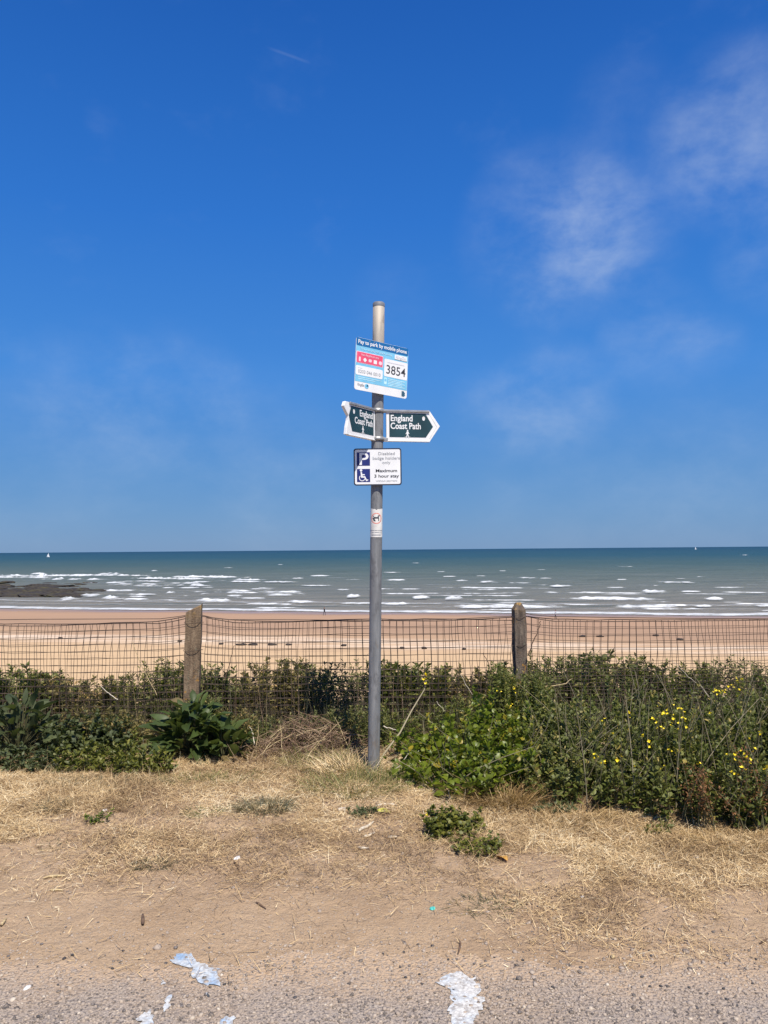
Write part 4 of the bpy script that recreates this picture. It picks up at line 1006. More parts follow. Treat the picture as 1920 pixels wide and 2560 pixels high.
# --- big leaved plants: every leaf an object
def big_leaf_lib(mat, n, L, W, seed, tones):
    out = []
    for k in range(n):
        V, F = leaf(L*random.uniform(.85, 1.15), W*random.uniform(.8, 1.15), random.uniform(.15, .4), random.uniform(.15, .55), 8, .07, random.uniform(.38, .5), seed+k)
        out.append(np_mesh('leaf', V, F, MAT[mat], {'rnd': np.full(len(V), tones[k % len(tones)])}, True))
    return out
def rosette(name, label, ctr, n, lib, spread, hgt, tilt0, scale=(.6, 1.1), sub=0):
    root = empty(name, ctr, label, 'plant')
    tb = Tubes()
    for i in range(n):
        a = i*2.4+random.gauss(0, .3); t = (i+.5)/n                 # t: 0 inner/top, 1 outer/low
        r_ = spread*math.sqrt(t)*random.uniform(.35, .8); z = hgt*(1-t)**.8*random.uniform(.55, 1.05)+.02
        p = Vector((-math.sin(a)*r_, math.cos(a)*r_*.75, z))
        el = tilt0*(1-t)+.1+random.gauss(0, .38)
        m = rots(a, el, random.gauss(0, .5)); s = random.uniform(*scale)
        a += random.gauss(0, .35); m = rots(a, el, random.gauss(0, .6)); o = link('leaf', random.choice(lib), root); o.matrix_local = Matrix([list(m[k]*s)+[p[k]] for k in range(3)]+[[0, 0, 0, 1]])
        tb.add([(p.x*.15, p.y*.15, .0), (p.x*.5, p.y*.5, z*.6), tuple(p)], (.004, .0035, .003), 4, .15)
    link('stems', tb.mesh('stems', MAT['stalk']), root)['kind'] = 'stuff'
    return root
lib = big_leaf_lib('dock', 12, .22, .1, 50, (.2, .4, .55, .3, .75, .5, .9, .35, .6, .15, .45, .985))
g0 = on_ground(478, 1935)
c = Vector((pxx(485, 5.42), 5.42, gz(pxx(485, 5.42), 5.42)))
rosette('dock_plant', 'big dock plant with broad dark green leaves below the timber post', c, 220, lib, .4, .35, .7, (.35, .85))
c2 = Vector((pxx(560, 5.35), 5.35, gz(pxx(560, 5.35), 5.35)))
rosette('dock_plant', 'smaller broad leaved dock leaning out to the right of the big dock', c2, 38, lib, .2, .24, .9, (.6, .95))
lib2 = big_leaf_lib('grey_leaf', 10, .2, .085, 90, (.3, .5, .7, .4, .85, .6, .2))
c3 = Vector((pxx(55, 5.45), 5.45, gz(pxx(55, 5.45), 5.45)))
rosette('grey_leaved_plant', 'grey green large leaved plant at the left edge', c3, 150, lib2, .42, .38, .75, (.35, .8))
c3 = Vector((pxx(-80, 5.4), 5.4, gz(pxx(-80, 5.4), 5.4)))
rosette('grey_leaved_plant', 'grey green plant cut off by the left edge of the view', c3, 60, lib2, .3, .34, 1.1, (.5, 1.0))
def dense_spots(n, pxr, rowbot, rowtop, deep, lean=.05):
    """clump whose foot is seen at row rowbot(px) and whose top front is at rowtop(px)"""
    out = []
    for _ in range(n):
        px = random.uniform(*pxr); g_ = on_ground(px, rowbot(px)); f = random.random(); Y = g_.y + deep*f
        x = pxx(px, Y); full = at_y(px, rowtop(px), g_.y+deep).z
        H = (full-gz(x, Y))*(.42+.58*f**.6)*random.uniform(.62, 1.1)*(1.12 if random.random() < .08 else 1)
        out.append((x, Y, max(.05, H), random.uniform(-lean, lean), random.uniform(-lean*1.6, lean*.3)))
    return out
shoots('low_weed', 'low dark green weed clump between the grey plant and the dock', 'plant', dense_spots(90, (150, 365), lambda p: 1938, lambda p: 1835, .25), LEAFM, 42, .05, 'low_leaf', n_obj=130, el=(-.3, .9), roll=.9)
shoots('low_weed', 'bushy dark green weed at the bottom left edge', 'plant', dense_spots(70, (-60, 150), lambda p: 1935, lambda p: 1840, .2), LEAFM, 42, .05, 'grey_leaf', n_obj=100, el=(-.1, .8))
shoots('low_weed', 'yellow green weed above the low clump left of the dock', 'plant', dense_spots(45, (215, 340), lambda p: 1880, lambda p: 1790, .2), LEAFM, 42, .04, 'bright', n_obj=60, el=(-.1, .9))

shoots('low_weed', 'grey green leafy weed behind the low clump, left of the dock', 'plant', dense_spots(80, (110, 330), lambda p: 1895, lambda p: 1770, .25, .08), LEAFR, 36, .055, 'grey_leaf', n_obj=90, el=(-.2, .8))
shoots('low_weed', 'leafy dark weed at the foot of the dock on its left', 'plant', dense_spots(60, (300, 430), lambda p: 1940, lambda p: 1850, .18, .06), LEAFM, 42, .045, 'low_leaf', n_obj=80, el=(-.1, .8))
# --- right hand bushes
RB = np.array([(980, 1952), (1050, 1985), (1120, 1996), (1200, 2002), (1290, 1985), (1350, 2015), (1450, 2020), (1550, 2035), (1650, 2055), (1750, 2068), (1850, 2080), (1990, 2092)])
RT = np.array([(980, 1880), (1010, 1830), (1060, 1785), (1120, 1752), (1240, 1748), (1330, 1722), (1420, 1700), (1500, 1690), (1700, 1690), (1990, 1690)])
rb = lambda p: float(np.interp(p, RB[:, 0], RB[:, 1])) + 4
rt = lambda p: float(np.interp(p, RT[:, 0], RT[:, 1]))
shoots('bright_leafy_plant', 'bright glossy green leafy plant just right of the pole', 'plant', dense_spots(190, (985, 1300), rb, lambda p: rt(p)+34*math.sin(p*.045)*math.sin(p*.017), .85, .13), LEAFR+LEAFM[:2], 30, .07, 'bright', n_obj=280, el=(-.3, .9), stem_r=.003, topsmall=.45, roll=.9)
MUST = [(1170, 1400, 'mustard bush next to the bright green plant', 'mustard'), (1380, 1560, 'mustard bush with scattered yellow flowers, second from the bright plant', 'mustard'), (1540, 1720, 'mustard bush with many yellow flowers in the middle of the right side', 'mustard'),
        (1700, 1990, 'mustard bush at the right edge behind rusty seed stalks', 'mustard')]
must = []
for a, b, lb, mt in MUST:
    must.append(shoots('mustard_bush', lb, 'bush', dense_spots(int(170*(b-a)/180), (a, b), rb, rt, 1.05, .1), [LEAFM[0], LEAFM[1], LEAFR[0], LEAFN], 36, .046, mt, 'flowering bushes on the right', n_obj=170, el=(-.2, 1.0), stem_r=.0028, topsmall=.55))
shoots('glossy_shrub', 'dark glossy green shrub at the far right edge', 'shrub', dense_spots(80, (1850, 2060), lambda p: 1930, lambda p: 1728, .45, .08), LEAFM, 50, .05, 'glossy', n_obj=120, el=(-.2, .8))

for own, (a, b) in zip(must, ((1030, 1400), (1380, 1560), (1540, 1720), (1700, 1990))):
    tb = Tubes()
    for i in range(70):
        px = random.uniform(a, b); g_ = on_ground(px, rb(px)); Y = g_.y+random.uniform(.02, 1.0); x = pxx(px, Y); H = (at_y(px, rt(px), g_.y+1.05).z-gz(x, Y))*random.uniform(.5, 1.18)
        tb.add(stem_pts(x, Y, gz(x, Y), H, random.gauss(0, .16), random.gauss(-.08, .1))-np.array(own.location), np.linspace(.0032, .0012, 5), 4, random.uniform(.2, .8))
    link('thin_stalks', tb.mesh('thin_stalks', MAT['stalk']), own)['kind'] = 'stuff'
# yellow flowers on the bushes: petals round a small head
FLOW = [(1503, 1792), (1524, 1833), (1575, 1784), (1606, 1846), (1488, 1895), (1500, 1904), (1553, 1895), (1596, 1916), (1663, 1914), (1676, 1882), (1691, 1880), (1630, 1874), (1657, 1783), (1668, 1779), (1692, 1769), (1706, 1776), (1680, 1797), (1708, 1797), (1638, 1806), (1645, 1814), (1665, 1820),
        (1712, 1819), (1734, 1783), (1779, 1783), (1623, 1806), (1789, 1731), (1796, 1728), (1804, 1727), (1819, 1725), (1835, 1712), (1846, 1697), (1848, 1706), (1838, 1740), (1850, 1728), (1723, 1739), (1636, 1764), (1751, 1914), (1903, 1833), (1880, 1854), (1884, 1866), (1828, 1888), (1834, 1903), (1842, 1933),
        (1864, 1926), (1916, 1920), (1870, 1892), (1862, 1888), (1250, 1728), (1236, 1749), (1248, 1750), (1290, 1728), (1275, 1760), (1290, 1735), (1800, 1735), (1570, 1820), (1700, 1815), (1795, 1728)]
flib = []
for k in range(4):
    V = []; F = []
    for p_ in range(4):
        lv, lf = leaf(1, .8, .3, -.3, 2, .05, .6, k*4+p_); m = rots(p_*math.pi/2+.3*k, .35+.1*k, 0); F += (lf+len(V)).tolist(); V += (lv @ m.T).tolist()
    flib.append(np_mesh('flower', V, F, MAT['petal'], None, False))
def flower_y(px, py):
    """depth of the bush surface seen at a pixel: between foot and top front"""
    b_, t_ = rb(px), rt(px); g_ = on_ground(px, b_); f = max(0, min(1, (b_-py)/(b_-t_)))
    return g_.y + 1.05*max(0, (f-.42)/.58)**1.5 - .07
fst = {}
for k, (px, py) in enumerate(FLOW):
    Y = flower_y(px, py); p = at_y(px, py, Y)
    own = must[0] if px < 1390 else must[1] if px < 1550 else must[2] if px < 1715 else must[3]
    q = p-own.location
    for j in range(random.choice((1, 2, 2, 3))):
        o = link('flower', random.choice(flib), own); s = random.uniform(.009, .0145)
        o.location = q+Vector((random.gauss(0, .012), random.gauss(0, .01), random.gauss(0, .012)))
        o.rotation_euler = (random.uniform(.2, 1.2), random.uniform(-.5, .5), random.uniform(0, 6)); o.scale = (s, s, s)
    fst.setdefault(own.name, (own, Tubes()))[1].add([tuple(q+Vector((random.uniform(-.06, .06), .06, -random.uniform(.15, .28)))), tuple(q+Vector((.01, .02, -.08))), tuple(q)], (.0026, .002, .0014), 4, random.uniform(.1, .5))
for own, tb in fst.values(): link('flower_stalks', tb.mesh('flower_stalks', MAT['stalk']), own)['kind'] = 'stuff'

# pale stalks drawn across the bushes (single dead stems one can pick out)
def stalk(name, label, pts, rad, mat, cat='stalk', group=None, tip=None):
    """pts: (px, py, Y)"""
    P = [at_y(*q) for q in pts]; o0 = P[0].copy()
    Q = []
    for i in range(len(P)-1):
        for k in range(4): Q.append(P[i].lerp(P[i+1], k/4))
    Q.append(P[-1]); Q = [q+Vector((random.gauss(0, .0025), 0, random.gauss(0, .0025))) for q in Q]
    V, F = tube_np([tuple(q-o0) for q in Q], np.linspace(rad, rad*.55, len(Q)), 6)
    n = len(V)
    me = np_mesh(name, V, F, MAT[mat], {'rnd': np.full(n, .85)}, True)
    o = link(name, me, None, o0); return tag(o, label, cat, group)
tall = empty('flower_stalk', on_ground(936, 1926), 'long leaning stalk with one yellow flower beside the pole', 'stalk')
Q = [at_y(934, 1930, 5.0), at_y(960, 1885, 5.05), at_y(1000, 1832, 5.15), at_y(1030, 1775, 5.25), at_y(1061, 1724, 5.35), at_y(1064, 1700, 5.36)]
V, F = tube_np([tuple(q-tall.location) for q in Q], (.007, .0065, .006, .005, .004, .002), 6); link('stem', np_mesh('stem', V, F, MAT['stalk'], {'rnd': np.full(len(V), .72)}, True), tall)
for k in range(5):
    o = link('flower', flib[k % 4], tall); o.location = at_y(1063+random.gauss(0, 4), 1694+random.gauss(0, 6)+(22 if k == 4 else 0), 5.34)-tall.location; o.scale = (.015,)*3; o.rotation_euler = (random.uniform(.3, 1.2), 0, random.uniform(0, 6))
stalk('green_stalk', 'thick pale green mustard stalk rising through the right bush', [(1758, 1930, 4.75), (1772, 1862, 4.85), (1785, 1800, 4.95), (1790, 1770, 5.0), (1812, 1740, 5.1)], .007, 'stalk')
stalk('dead_stalk', 'bent pale dead stem at the foot of the bright green plant', [(972, 1938, 4.95), (1000, 1915, 4.95), (1020, 1884, 4.95), (1056, 1909, 4.93)], .004, 'bleached')
stalk('dead_stalk', 'short pale stem standing between the pole and the bright plant', [(1008, 1922, 4.95), (1026, 1902, 4.95)], .0045, 'bleached')
stalk('dead_stalk', 'upright bleached stick at the foot of the bright green plant', [(1123, 2036, 4.45), (1124, 2000, 4.46), (1122, 1976, 4.47)], .0045, 'bleached')
stalk('dead_stalk', 'leaning bleached stick right of the upright one', [(1170, 2034, 4.45), (1158, 2005, 4.45), (1140, 1972, 4.47)], .0042, 'bleached')
stalk('dead_stalk', 'thin brown twig leaning over the sand by the small weed', [(1058, 2072, 4.27), (1046, 2048, 4.35), (1036, 2028, 4.4)], .003, 'straw_stick')
stalk('dead_stalk', 'pale dead stem standing behind the bright green plant', [(1183, 1740, 5.9), (1165, 1712, 5.9), (1152, 1686, 5.9)], .003, 'bleached')
stalk('dead_stalk', 'short pale broken stem above the bright green plant', [(1110, 1775, 5.6), (1092, 1754, 5.6)], .0035, 'bleached')
stalk('dead_stalk', 'long thin dry stem crossing the right hedge', [(1772, 1742, 5.85), (1750, 1715, 5.85), (1720, 1692, 5.85), (1682, 1652, 5.85)], .0028, 'bleached')
stalk('dead_stalk', 'pale horizontal twig near the far right shrub', [(1795, 1786, 4.95), (1830, 1793, 4.95), (1860, 1790, 4.95)], .0035, 'bleached')
stalk('dead_stalk', 'dry branch lying across the bushes below the concrete post', [(1330, 1722, 5.7), (1370, 1716, 5.7), (1410, 1711, 5.7), (1432, 1695, 5.7)], .0045, 'straw_stick')
stalk('dead_stalk', 'thin curved stem across the gap between the bright plant and the mustard', [(1215, 1868, 4.85), (1260, 1885, 4.8), (1310, 1900, 4.75)], .003, 'straw_stick')
stalk('dead_stalk', 'trailing pale vine on the ground under the right bush', [(1672, 2052, 4.2), (1710, 2068, 4.16), (1760, 2074, 4.15), (1798, 2072, 4.15)], .003, 'bleached')
stalk('dead_stalk', 'pale diagonal stem in the hedge at the left', [(294, 1750, 5.9), (272, 1733, 5.9), (252, 1715, 5.9)], .004, 'bleached')
stalk('dead_stalk', 'long dry diagonal stem left of the timber post', [(392, 1738, 5.9), (372, 1700, 5.9), (350, 1655, 5.9), (332, 1605, 5.92)], .0032, 'straw_stick')
stalk('dead_stalk', 'thin brown stem leaning right of the timber post', [(562, 1700, 5.9), (575, 1655, 5.9), (585, 1615, 5.9)], .0035, 'dark_stick')
stalk('dead_stalk', 'brown branch leaning on the fence right of the concrete post', [(1320, 1640, 5.92), (1334, 1600, 5.92), (1348, 1570, 5.93), (1352, 1552, 5.93)], .005, 'dark_stick')
stalk('dead_stalk', 'dark dry stem left of the concrete post', [(1232, 1700, 5.88), (1222, 1660, 5.9), (1208, 1632, 5.9)], .004, 'dark_stick')
stalk('dead_stalk', 'pale twig sticking out behind the pole base', [(960, 1815, 5.4), (990, 1826, 5.35), (1010, 1834, 5.3)], .004, 'bleached')
stalk('dead_stalk', 'grey dead stem right of the dock plant', [(637, 1862, 5.4), (632, 1835, 5.42), (624, 1815, 5.42)], .004, 'bleached')

# rusty seed stalks at the right edge
def rusty(label, px, row0, row1, n):
    g_ = on_ground(px, row0); root = empty('rusty_seed_stalk', g_, label, 'plant'); tb = Tubes(); sp = Soup()
    for i in range(n):
        x0 = random.gauss(0, .05); H = (at_y(px, row1, g_.y).z-g_.z)*random.uniform(.55, 1.05); lx = random.gauss(0, .1)
        P = stem_pts(x0, random.gauss(0, .04), 0, H, lx, random.gauss(-.03, .04)); tb.add(P, np.linspace(.004, .0018, 5), 4, .3)
        k = 110; t = RNG.uniform(.3, 1, k); pos = np.stack([np.interp(t, np.linspace(0, 1, 5), P[:, j]) for j in range(3)], -1)+RNG.normal(0, .012, (k, 3))
        sp.add(*LEAFM[0], rots(RNG.uniform(0, 6.28, k), RNG.normal(.3, .6, k), RNG.normal(0, .8, k))*RNG.uniform(.008, .018, k)[:, None, None], pos, RNG.random(k))
    link('stems', tb.mesh('stems', MAT['stalk']), root)['kind'] = 'stuff'; link('seeds', sp.mesh('seeds', MAT['rust_leaf']), root)['kind'] = 'stuff'
rusty('rusty brown dock seed stalks in front of the right bush', 1755, 2075, 1900, 7)
rusty('rusty brown seed stalks at the right edge of the view', 1890, 2085, 1860, 9)
stalk('green_stalk', 'thick olive stem standing at the foot of the right bush', [(1848, 2082, 4.1), (1852, 2040, 4.12), (1858, 1990, 4.15)], .011, 'stalk')

# small weed on the sand
ww = shoots('small_weed', 'small dark green weed alone on the sand below the bright plant', 'plant', dense_spots(90, (1062, 1190), lambda p: 2108-(p-1062)*.16, lambda p: 1998+(p-1062)*.12, .2, .05), LEAFR, 70, .034, 'low_leaf', n_obj=140, el=(-.3, .7), stem_r=.002)
shoots('small_weed', 'sprawling weed tail trailing right of the small weed', 'plant', dense_spots(60, (1120, 1235), lambda p: 2132+(p-1120)*.12, lambda p: 2062+(p-1120)*.12, .14, .05), LEAFR, 60, .027, 'low_leaf', n_obj=60, el=(-.3, .7), stem_r=.002)
for px, py in ((1064, 2030), (1068, 2038), (1083, 2046), (1086, 2048)):
    o = link('flower', flib[0], ww); o.location = at_y(px, py, on_ground(1080, 2080).y+.02)-ww.location; o.scale = (.012,)*3; o.rotation_euler = (.7, 0, px)
shoots('small_weed', 'tiny dark weed left of the pole foot on the sand', 'plant', dense_spots(26, (878, 940), lambda p: 2046, lambda p: 2012, .1, .05), LEAFM, 60, .03, 'grey_leaf', n_obj=40, el=(-.1, .8))
shoots('small_weed', 'small flat green weed on the dry grass at the left', 'plant', dense_spots(14, (232, 276), lambda p: 2058, lambda p: 2042, .08, .05), LEAFM, 80, .025, 'glossy', n_obj=30, el=(-.2, .5))
shoots('small_weed', 'little weed at the foot of the right bush', 'plant', dense_spots(24, (1600, 1655), lambda p: 2088, lambda p: 2040, .1, .04), LEAFM, 60, .028, 'mustard', n_obj=40)
shoots('small_weed', 'small grey weed under the mustard near the dry tuft', 'plant', dense_spots(30, (1330, 1420), lambda p: 2040, lambda p: 1990, .15, .05), LEAFR, 50, .035, 'grey_leaf', n_obj=50)

# grass tufts
def tuft(label, px, py, rad, H, n, mat, lean=1.25, squash=.6, spread=.35, W=.004, tone=(.5, .25)):
    g_ = on_ground(px, py); root = empty('grass_tuft', g_, label, 'grass tuft', 'grass tufts on the verge'); sp = Soup()
    for q in range(4):
        tv, tf = blade(H*(.6+.18*q), W, .15+.18*q, 3); k = n//4
        a = RNG.uniform(0, 6.28, k); r_ = rad*np.sqrt(RNG.random(k)); x, y = r_*np.cos(a), r_*np.sin(a)*squash
        z = ground(x+g_.x, y+g_.y)-g_.z
        sp.add(tv, tf, rots(a-math.pi/2+RNG.normal(0, .8, k), lean-spread*(r_/rad)+RNG.normal(0, .22, k), RNG.uniform(-1, 1, k))*RNG.uniform(.5, 1.15, k)[:, None, None], np.stack([x, y, z-.004], -1), np.clip(RNG.normal(*tone, k), 0, 1))
    link('blades', sp.mesh('blades', MAT[mat]), root)['kind'] = 'stuff'
tuft('yellow green grass clump at the left foot of the pole', 880, 1972, .3, .17, 900, 'green_grass', 1.1, tone=(.72, .3))
tuft('tall pale grass clump left of the pole', 815, 1920, .28, .2, 700, 'green_grass', 1.15, tone=(.85, .2))
tuft('pale straw grass tuft close to the left of the pole', 872, 1935, .2, .2, 700, 'straw', 1.2, tone=(.75, .2))
tuft('grass growing round the pole base', 950, 1950, .16, .15, 500, 'green_grass', tone=(.75, .25))
tuft('grey green grass tuft on the dry verge', 660, 2022, .15, .12, 700, 'dull_grass', 1.0)
tuft('dull green grass tuft at the far left', 130, 2020, .11, .08, 350, 'dull_grass', 1.0)
tuft('small green tuft midway on the dry grass', 510, 2032, .12, .06, 300, 'green_grass', .9)
tuft('small tuft below the first bare patch', 385, 2160, .1, .06, 300, 'dull_grass', .9)
tuft('little grey tuft low on the left', 135, 2112, .08, .04, 200, 'dull_grass', .8)
tuft('flat dull tuft at centre below the sand patch', 1210, 2265, .16, .07, 500, 'dull_grass', .6, tone=(.65, .25))
tuft('orange dry grass tuft between the bright plant and the mustard', 1262, 2010, .2, .22, 1300, 'orange_grass', 1.15)
tuft('dry orange tuft under the right bush', 1440, 2050, .2, .12, 700, 'orange_grass', 1.0)
tuft('green fringe of grass along the foot of the dock', 520, 1955, .34, .1, 700, 'green_grass', 1.1, .3, tone=(.6, .25))
tuft('grass fringe under the low weed at the left', 270, 1960, .4, .09, 700, 'dull_grass', 1.1, .25)
tuft('spiky grey green tuft at the foot of the weeds on the left', 175, 1930, .13, .16, 350, 'dull_grass', 1.0, W=.008, tone=(.3, .2))
tuft('dry straw tuft under the far right bush', 1620, 2100, .25, .1, 700, 'orange_grass', .9, tone=(.6, .25))
tuft('dry grass around the rusty stalks', 1840, 2105, .3, .12, 900, 'orange_grass', .9, tone=(.55, .25))
# heap of dead brown stems left of the pole
def brush():
    c = on_ground(760, 1905); c.y += .25; root = empty('dead_brush', c, 'heap of dead reddish brown stems left of the pole', 'brush'); tb = Tubes()
    for i in range(620):
        a = random.uniform(0, 6.28); x, y = random.gauss(0, .24), random.gauss(0, .16); h = .23*math.exp(-(x/.33)**2-(y/.25)**2)
        z = random.uniform(0, h)+.015; L = random.uniform(.08, .26); e = random.gauss(.25, .4)
        d = Vector((math.cos(a)*math.cos(e), math.sin(a)*math.cos(e)*.8, math.sin(e)))*L; p = Vector((x, y, z)); zmin = .004
        q = [p-d*.5, p+Vector((0, 0, .02)), p+d*.5]; q = [(v.x, v.y, max(zmin, v.z)) for v in q]
        tb.add(q, (.0022, .002, .001), 3, random.random())
    m = tb.mesh('twigs', MAT['brown_grass']); link('twigs', m, root)['kind'] = 'stuff'
    # a handful that can be told apart
    for i in range(14):
        V, F = tube_np([(-.12, 0, 0), (-.03, .005, .008), (.05, -.004, .004), (.12, .0, 0)], (.0028, .0025, .002, .0012), 5)
        o = link('twig', np_mesh('twig', V, F, MAT['straw_stick']), root); o.location = (random.gauss(0, .26), random.gauss(-.1, .09), random.uniform(.05, .2)); o.rotation_euler = (random.gauss(0, .3), random.gauss(0, .5), random.uniform(0, 3))
        o.location.z = .03+.18*math.exp(-(o.location.x/.33)**2-(o.location.y/.25)**2)
brush()

# ------------------------------------------------------------------ small things lying on the verge
def lying(name, label, cat, p0, p1, rad, mat, group=None, bend=.0):
    a, b = on_ground(*p0), on_ground(*p1); n = 6; Q = []
    for k in range(n+1):
        t = k/n; q = a.lerp(b, t); q.x += bend*math.sin(math.pi*t)*.5; q.y += bend*math.sin(math.pi*t); q.z = gz(q.x, q.y)+rad*.8+.002; Q.append(q)
    V, F = tube_np([tuple(q-a) for q in Q], [rad*(.7+.3*math.sin(math.pi*min(1, .2+k/n*.9)))*(1 if 0 < k < n else .6) for k in range(n+1)], 6)
    me = np_mesh(name, V, F, MAT[mat], None, True); o = link(name, me, None, a); return tag(o, label, cat, group)
lying('stick', 'long curved straw coloured stick on the dry grass at the left', 'stick', (192, 1996), (328, 1976), .011, 'straw_stick', bend=.03)
lying('stick', 'short bleached stick angled on the bare sand', 'stick', (897, 2081), (934, 2058), .009, 'bleached')
lying('stick', 'pale stick lying beside the yellow leaf near the pole', 'stick', (940, 2019), (992, 2017), .009, 'bleached')
lying('stick', 'brown stick running from the grass to the pale stick', 'stick', (955, 1980), (1010, 2022), .008, 'straw_stick')
lying('stick', 'small bleached stick below the angled one', 'stick', (910, 2096), (937, 2085), .008, 'bleached')
lying('stick', 'stub of bleached stick on the sand', 'stick', (970, 2097), (992, 2096), .008, 'bleached')
lying('stick', 'pale splinter at the edge of the dry grass', 'stick', (895, 2122), (922, 2123), .007, 'bleached')
lying('stick', 'thin straw at the lower left of the dry grass', 'stick', (108, 2199), (163, 2193), .006, 'straw_stick')
lying('stick', 'straw fragment on the sand at the left', 'stick', (125, 2228), (156, 2229), .005, 'straw_stick')
lying('stick', 'pale straw cut by the left edge', 'stick', (2, 2318), (15, 2300), .006, 'straw_stick')
lying('stick', 'dark stick end poking from the bare sand', 'stick', (357, 2316), (357, 2290), .007, 'dark_stick')
lying('stick', 'dark curled twig on the sand at the centre', 'stick', (1145, 2388), (1146, 2355), .004, 'dark_stick', bend=.02)
lying('stick', 'small dark twig lying on bare sand', 'stick', (640, 2258), (665, 2275), .004, 'dark_stick')
lying('stick', 'dark twig at the edge of the grass by the white shell', 'stick', (585, 2155), (598, 2178), .004, 'dark_stick')
lying('stick', 'dark buried branch at the foot of the bright plant', 'stick', (1010, 2045), (1095, 2022), .007, 'dark_stick')
lying('stick', 'dark twig at the right edge of the sand', 'stick', (1900, 2362), (1920, 2350), .004, 'dark_stick')
def scrap(name, label, cat, px, py, size, mat, rot=0., flat=.35, seed=0):
    g_ = on_ground(px, py); r = np.random.default_rng(seed); bm = bmesh.new(); bmesh.ops.create_icosphere(bm, subdivisions=2, radius=1)
    for v in bm.verts:
        k = 1+.25*(vnoise(v.co.x*2+seed, v.co.y*2+v.co.z)-.5)*2; v.co = Vector((v.co.x*k*size, v.co.y*k*size*.65, (v.co.z*k + .35*v.co.x*v.co.x)*size*flat))
    me = bm_mesh(name, bm, MAT[mat], True); o = link(name, me, None, g_+Vector((0, 0, size*flat*.5))); o.rotation_euler = (0, 0, rot); return tag(o, label, cat)
scrap('shell', 'white shell fragment on sand left of the pole foot', 'shell', 854, 2026, .026, 'shell', .4, .4, 1)
scrap('shell', 'white shell by the dark twig on the sand', 'shell', 592, 2148, .02, 'shell', 1.0, .4, 2)
scrap('shell', 'small white shell on the left dry grass', 'shell', 262, 2028, .016, 'shell', .2, .5, 3)
scrap('shell', 'pale shell at the far left', 'shell', 40, 2000, .014, 'shell', .9, .4, 4)
scrap('shell', 'white shell on the straw at the far right', 'shell', 1741, 2147, .019, 'shell', .3, .5, 5)
scrap('paper_scrap', 'small white rectangular scrap on the straw at the right', 'litter', 1652, 2166, .018, 'shell', .1, .25, 6)
scrap('shell', 'broken white shell under the mustard bush', 'shell', 1358, 2022, .022, 'shell', .7, .5, 7)
scrap('shell', 'tiny white shell low on the straw at centre right', 'shell', 1456, 2244, .012, 'shell', .7, .5, 8)
scrap('shell', 'flat tan shell on the bare sand at the right', 'shell', 1532, 2394, .013, 'straw_stick', 1.2, .5, 9)
scrap('shell', 'white stone chip on the asphalt at the left', 'stone', 68, 2474, .016, 'shell', 1.2, .5, 10)
scrap('twine_scrap', 'scrap of turquoise twine on the sand', 'litter', 1082, 2272, .02, 'twine', 1.2, .15, 11)
def fallen(label, px, py, L, W, mat, az):
    V, F = leaf(L, W, .35, .5, 8, .03, .45, 5); me = np_mesh('fallen_leaf', V, F, MAT[mat], None, True); g_ = on_ground(px, py)
    o = link('fallen_leaf', me, None, g_+Vector((0, 0, .012))); o.rotation_euler = (.12, .2, az); tag(o, label, 'leaf')
fallen('yellow green fallen leaf beside the pale stick', 938, 2036, .1, .04, 'yellow_leaf', R(-85))
fallen('orange fallen leaf on the straw below the small weed', 1268, 2158, .07, .05, 'orange_leaf', R(40))
# pebbles big enough to pick out
plib = [np_mesh('pebble', t[0], t[1], MAT['pebble_dark' if k % 2 else 'pebble']) for k, t in enumerate(STONES)]
spots_ = [(104, 2362, 7), (160, 2398, 8), (440, 2371, 10), (308, 2378, 6), (20, 2392, 6), (1605, 2445, 7), (1448, 2432, 7), (1652, 2470, 7), (1300, 2540, 7), (1382, 2472, 6), (330, 2540, 7), (95, 2550, 7), (232, 2520, 7), (1810, 2478, 7), (1240, 2518, 7)]
spots_ += [(random.uniform(0, 1920), random.uniform(2380, 2555), random.uniform(4, 7)) for _ in range(60)] + [(random.uniform(0, 1920), random.uniform(2250, 2400), random.uniform(2.5, 5)) for _ in range(30)]
for k, (px, py, s) in enumerate(spots_):
    g_ = on_ground(px, py); g_.z = max(g_.z, .0); o = link('pebble', plib[k % 8], None, g_+Vector((0, 0, s*.0004))); o.scale = (s*.001,)*3; o.rotation_euler = (0, 0, random.uniform(0, 6))
    tag(o, 'small %s pebble on the %s' % ('dark grey' if k % 2 else 'brownish', 'worn asphalt' if g_.y < 2.84 else 'bare sand above the asphalt'), 'pebble', 'small pebbles: %s, %s' % ('dark' if k % 2 else 'brownish', 'asphalt' if g_.y < 2.84 else 'sand'))

# ------------------------------------------------------------------ on the beach and the sea
def weed(px, py, L):
    z = -11.; 
    for _ in range(5): p = at_z(px, py, z); z = float(beach_z(np.array([p.x]), np.array([p.y]))[0])
    p.z = z
    bm = bmesh.new(); bmesh.ops.create_icosphere(bm, subdivisions=2, radius=1)
    for v in bm.verts: k = 1+.7*(vnoise(v.co.x*3+px, v.co.y*3+v.co.z*2)-.5); v.co = Vector((v.co.x*L*k, v.co.y*.5*k, (v.co.z+.5)*.16*k))
    o = link('seaweed_clump', bm_mesh('seaweed_clump', bm, MAT['weed'], True), None, p); tag(o, 'dark seaweed clump on the strand line of the beach', 'seaweed', 'seaweed along the strand line')
for px, py, L in ((552, 1611, .3), (605, 1613, .8), (632, 1613, .7), (680, 1613, .6), (722, 1613, .4), (150, 1597, .4), (450, 1604, .3), (1005, 1622, .35), (1060, 1622, .35), (1160, 1624, .3), (1455, 1592, .5), (1500, 1592, .5), (1640, 1590, .4), (1700, 1600, .4), (860, 1615, .4)): weed(px, py, L)
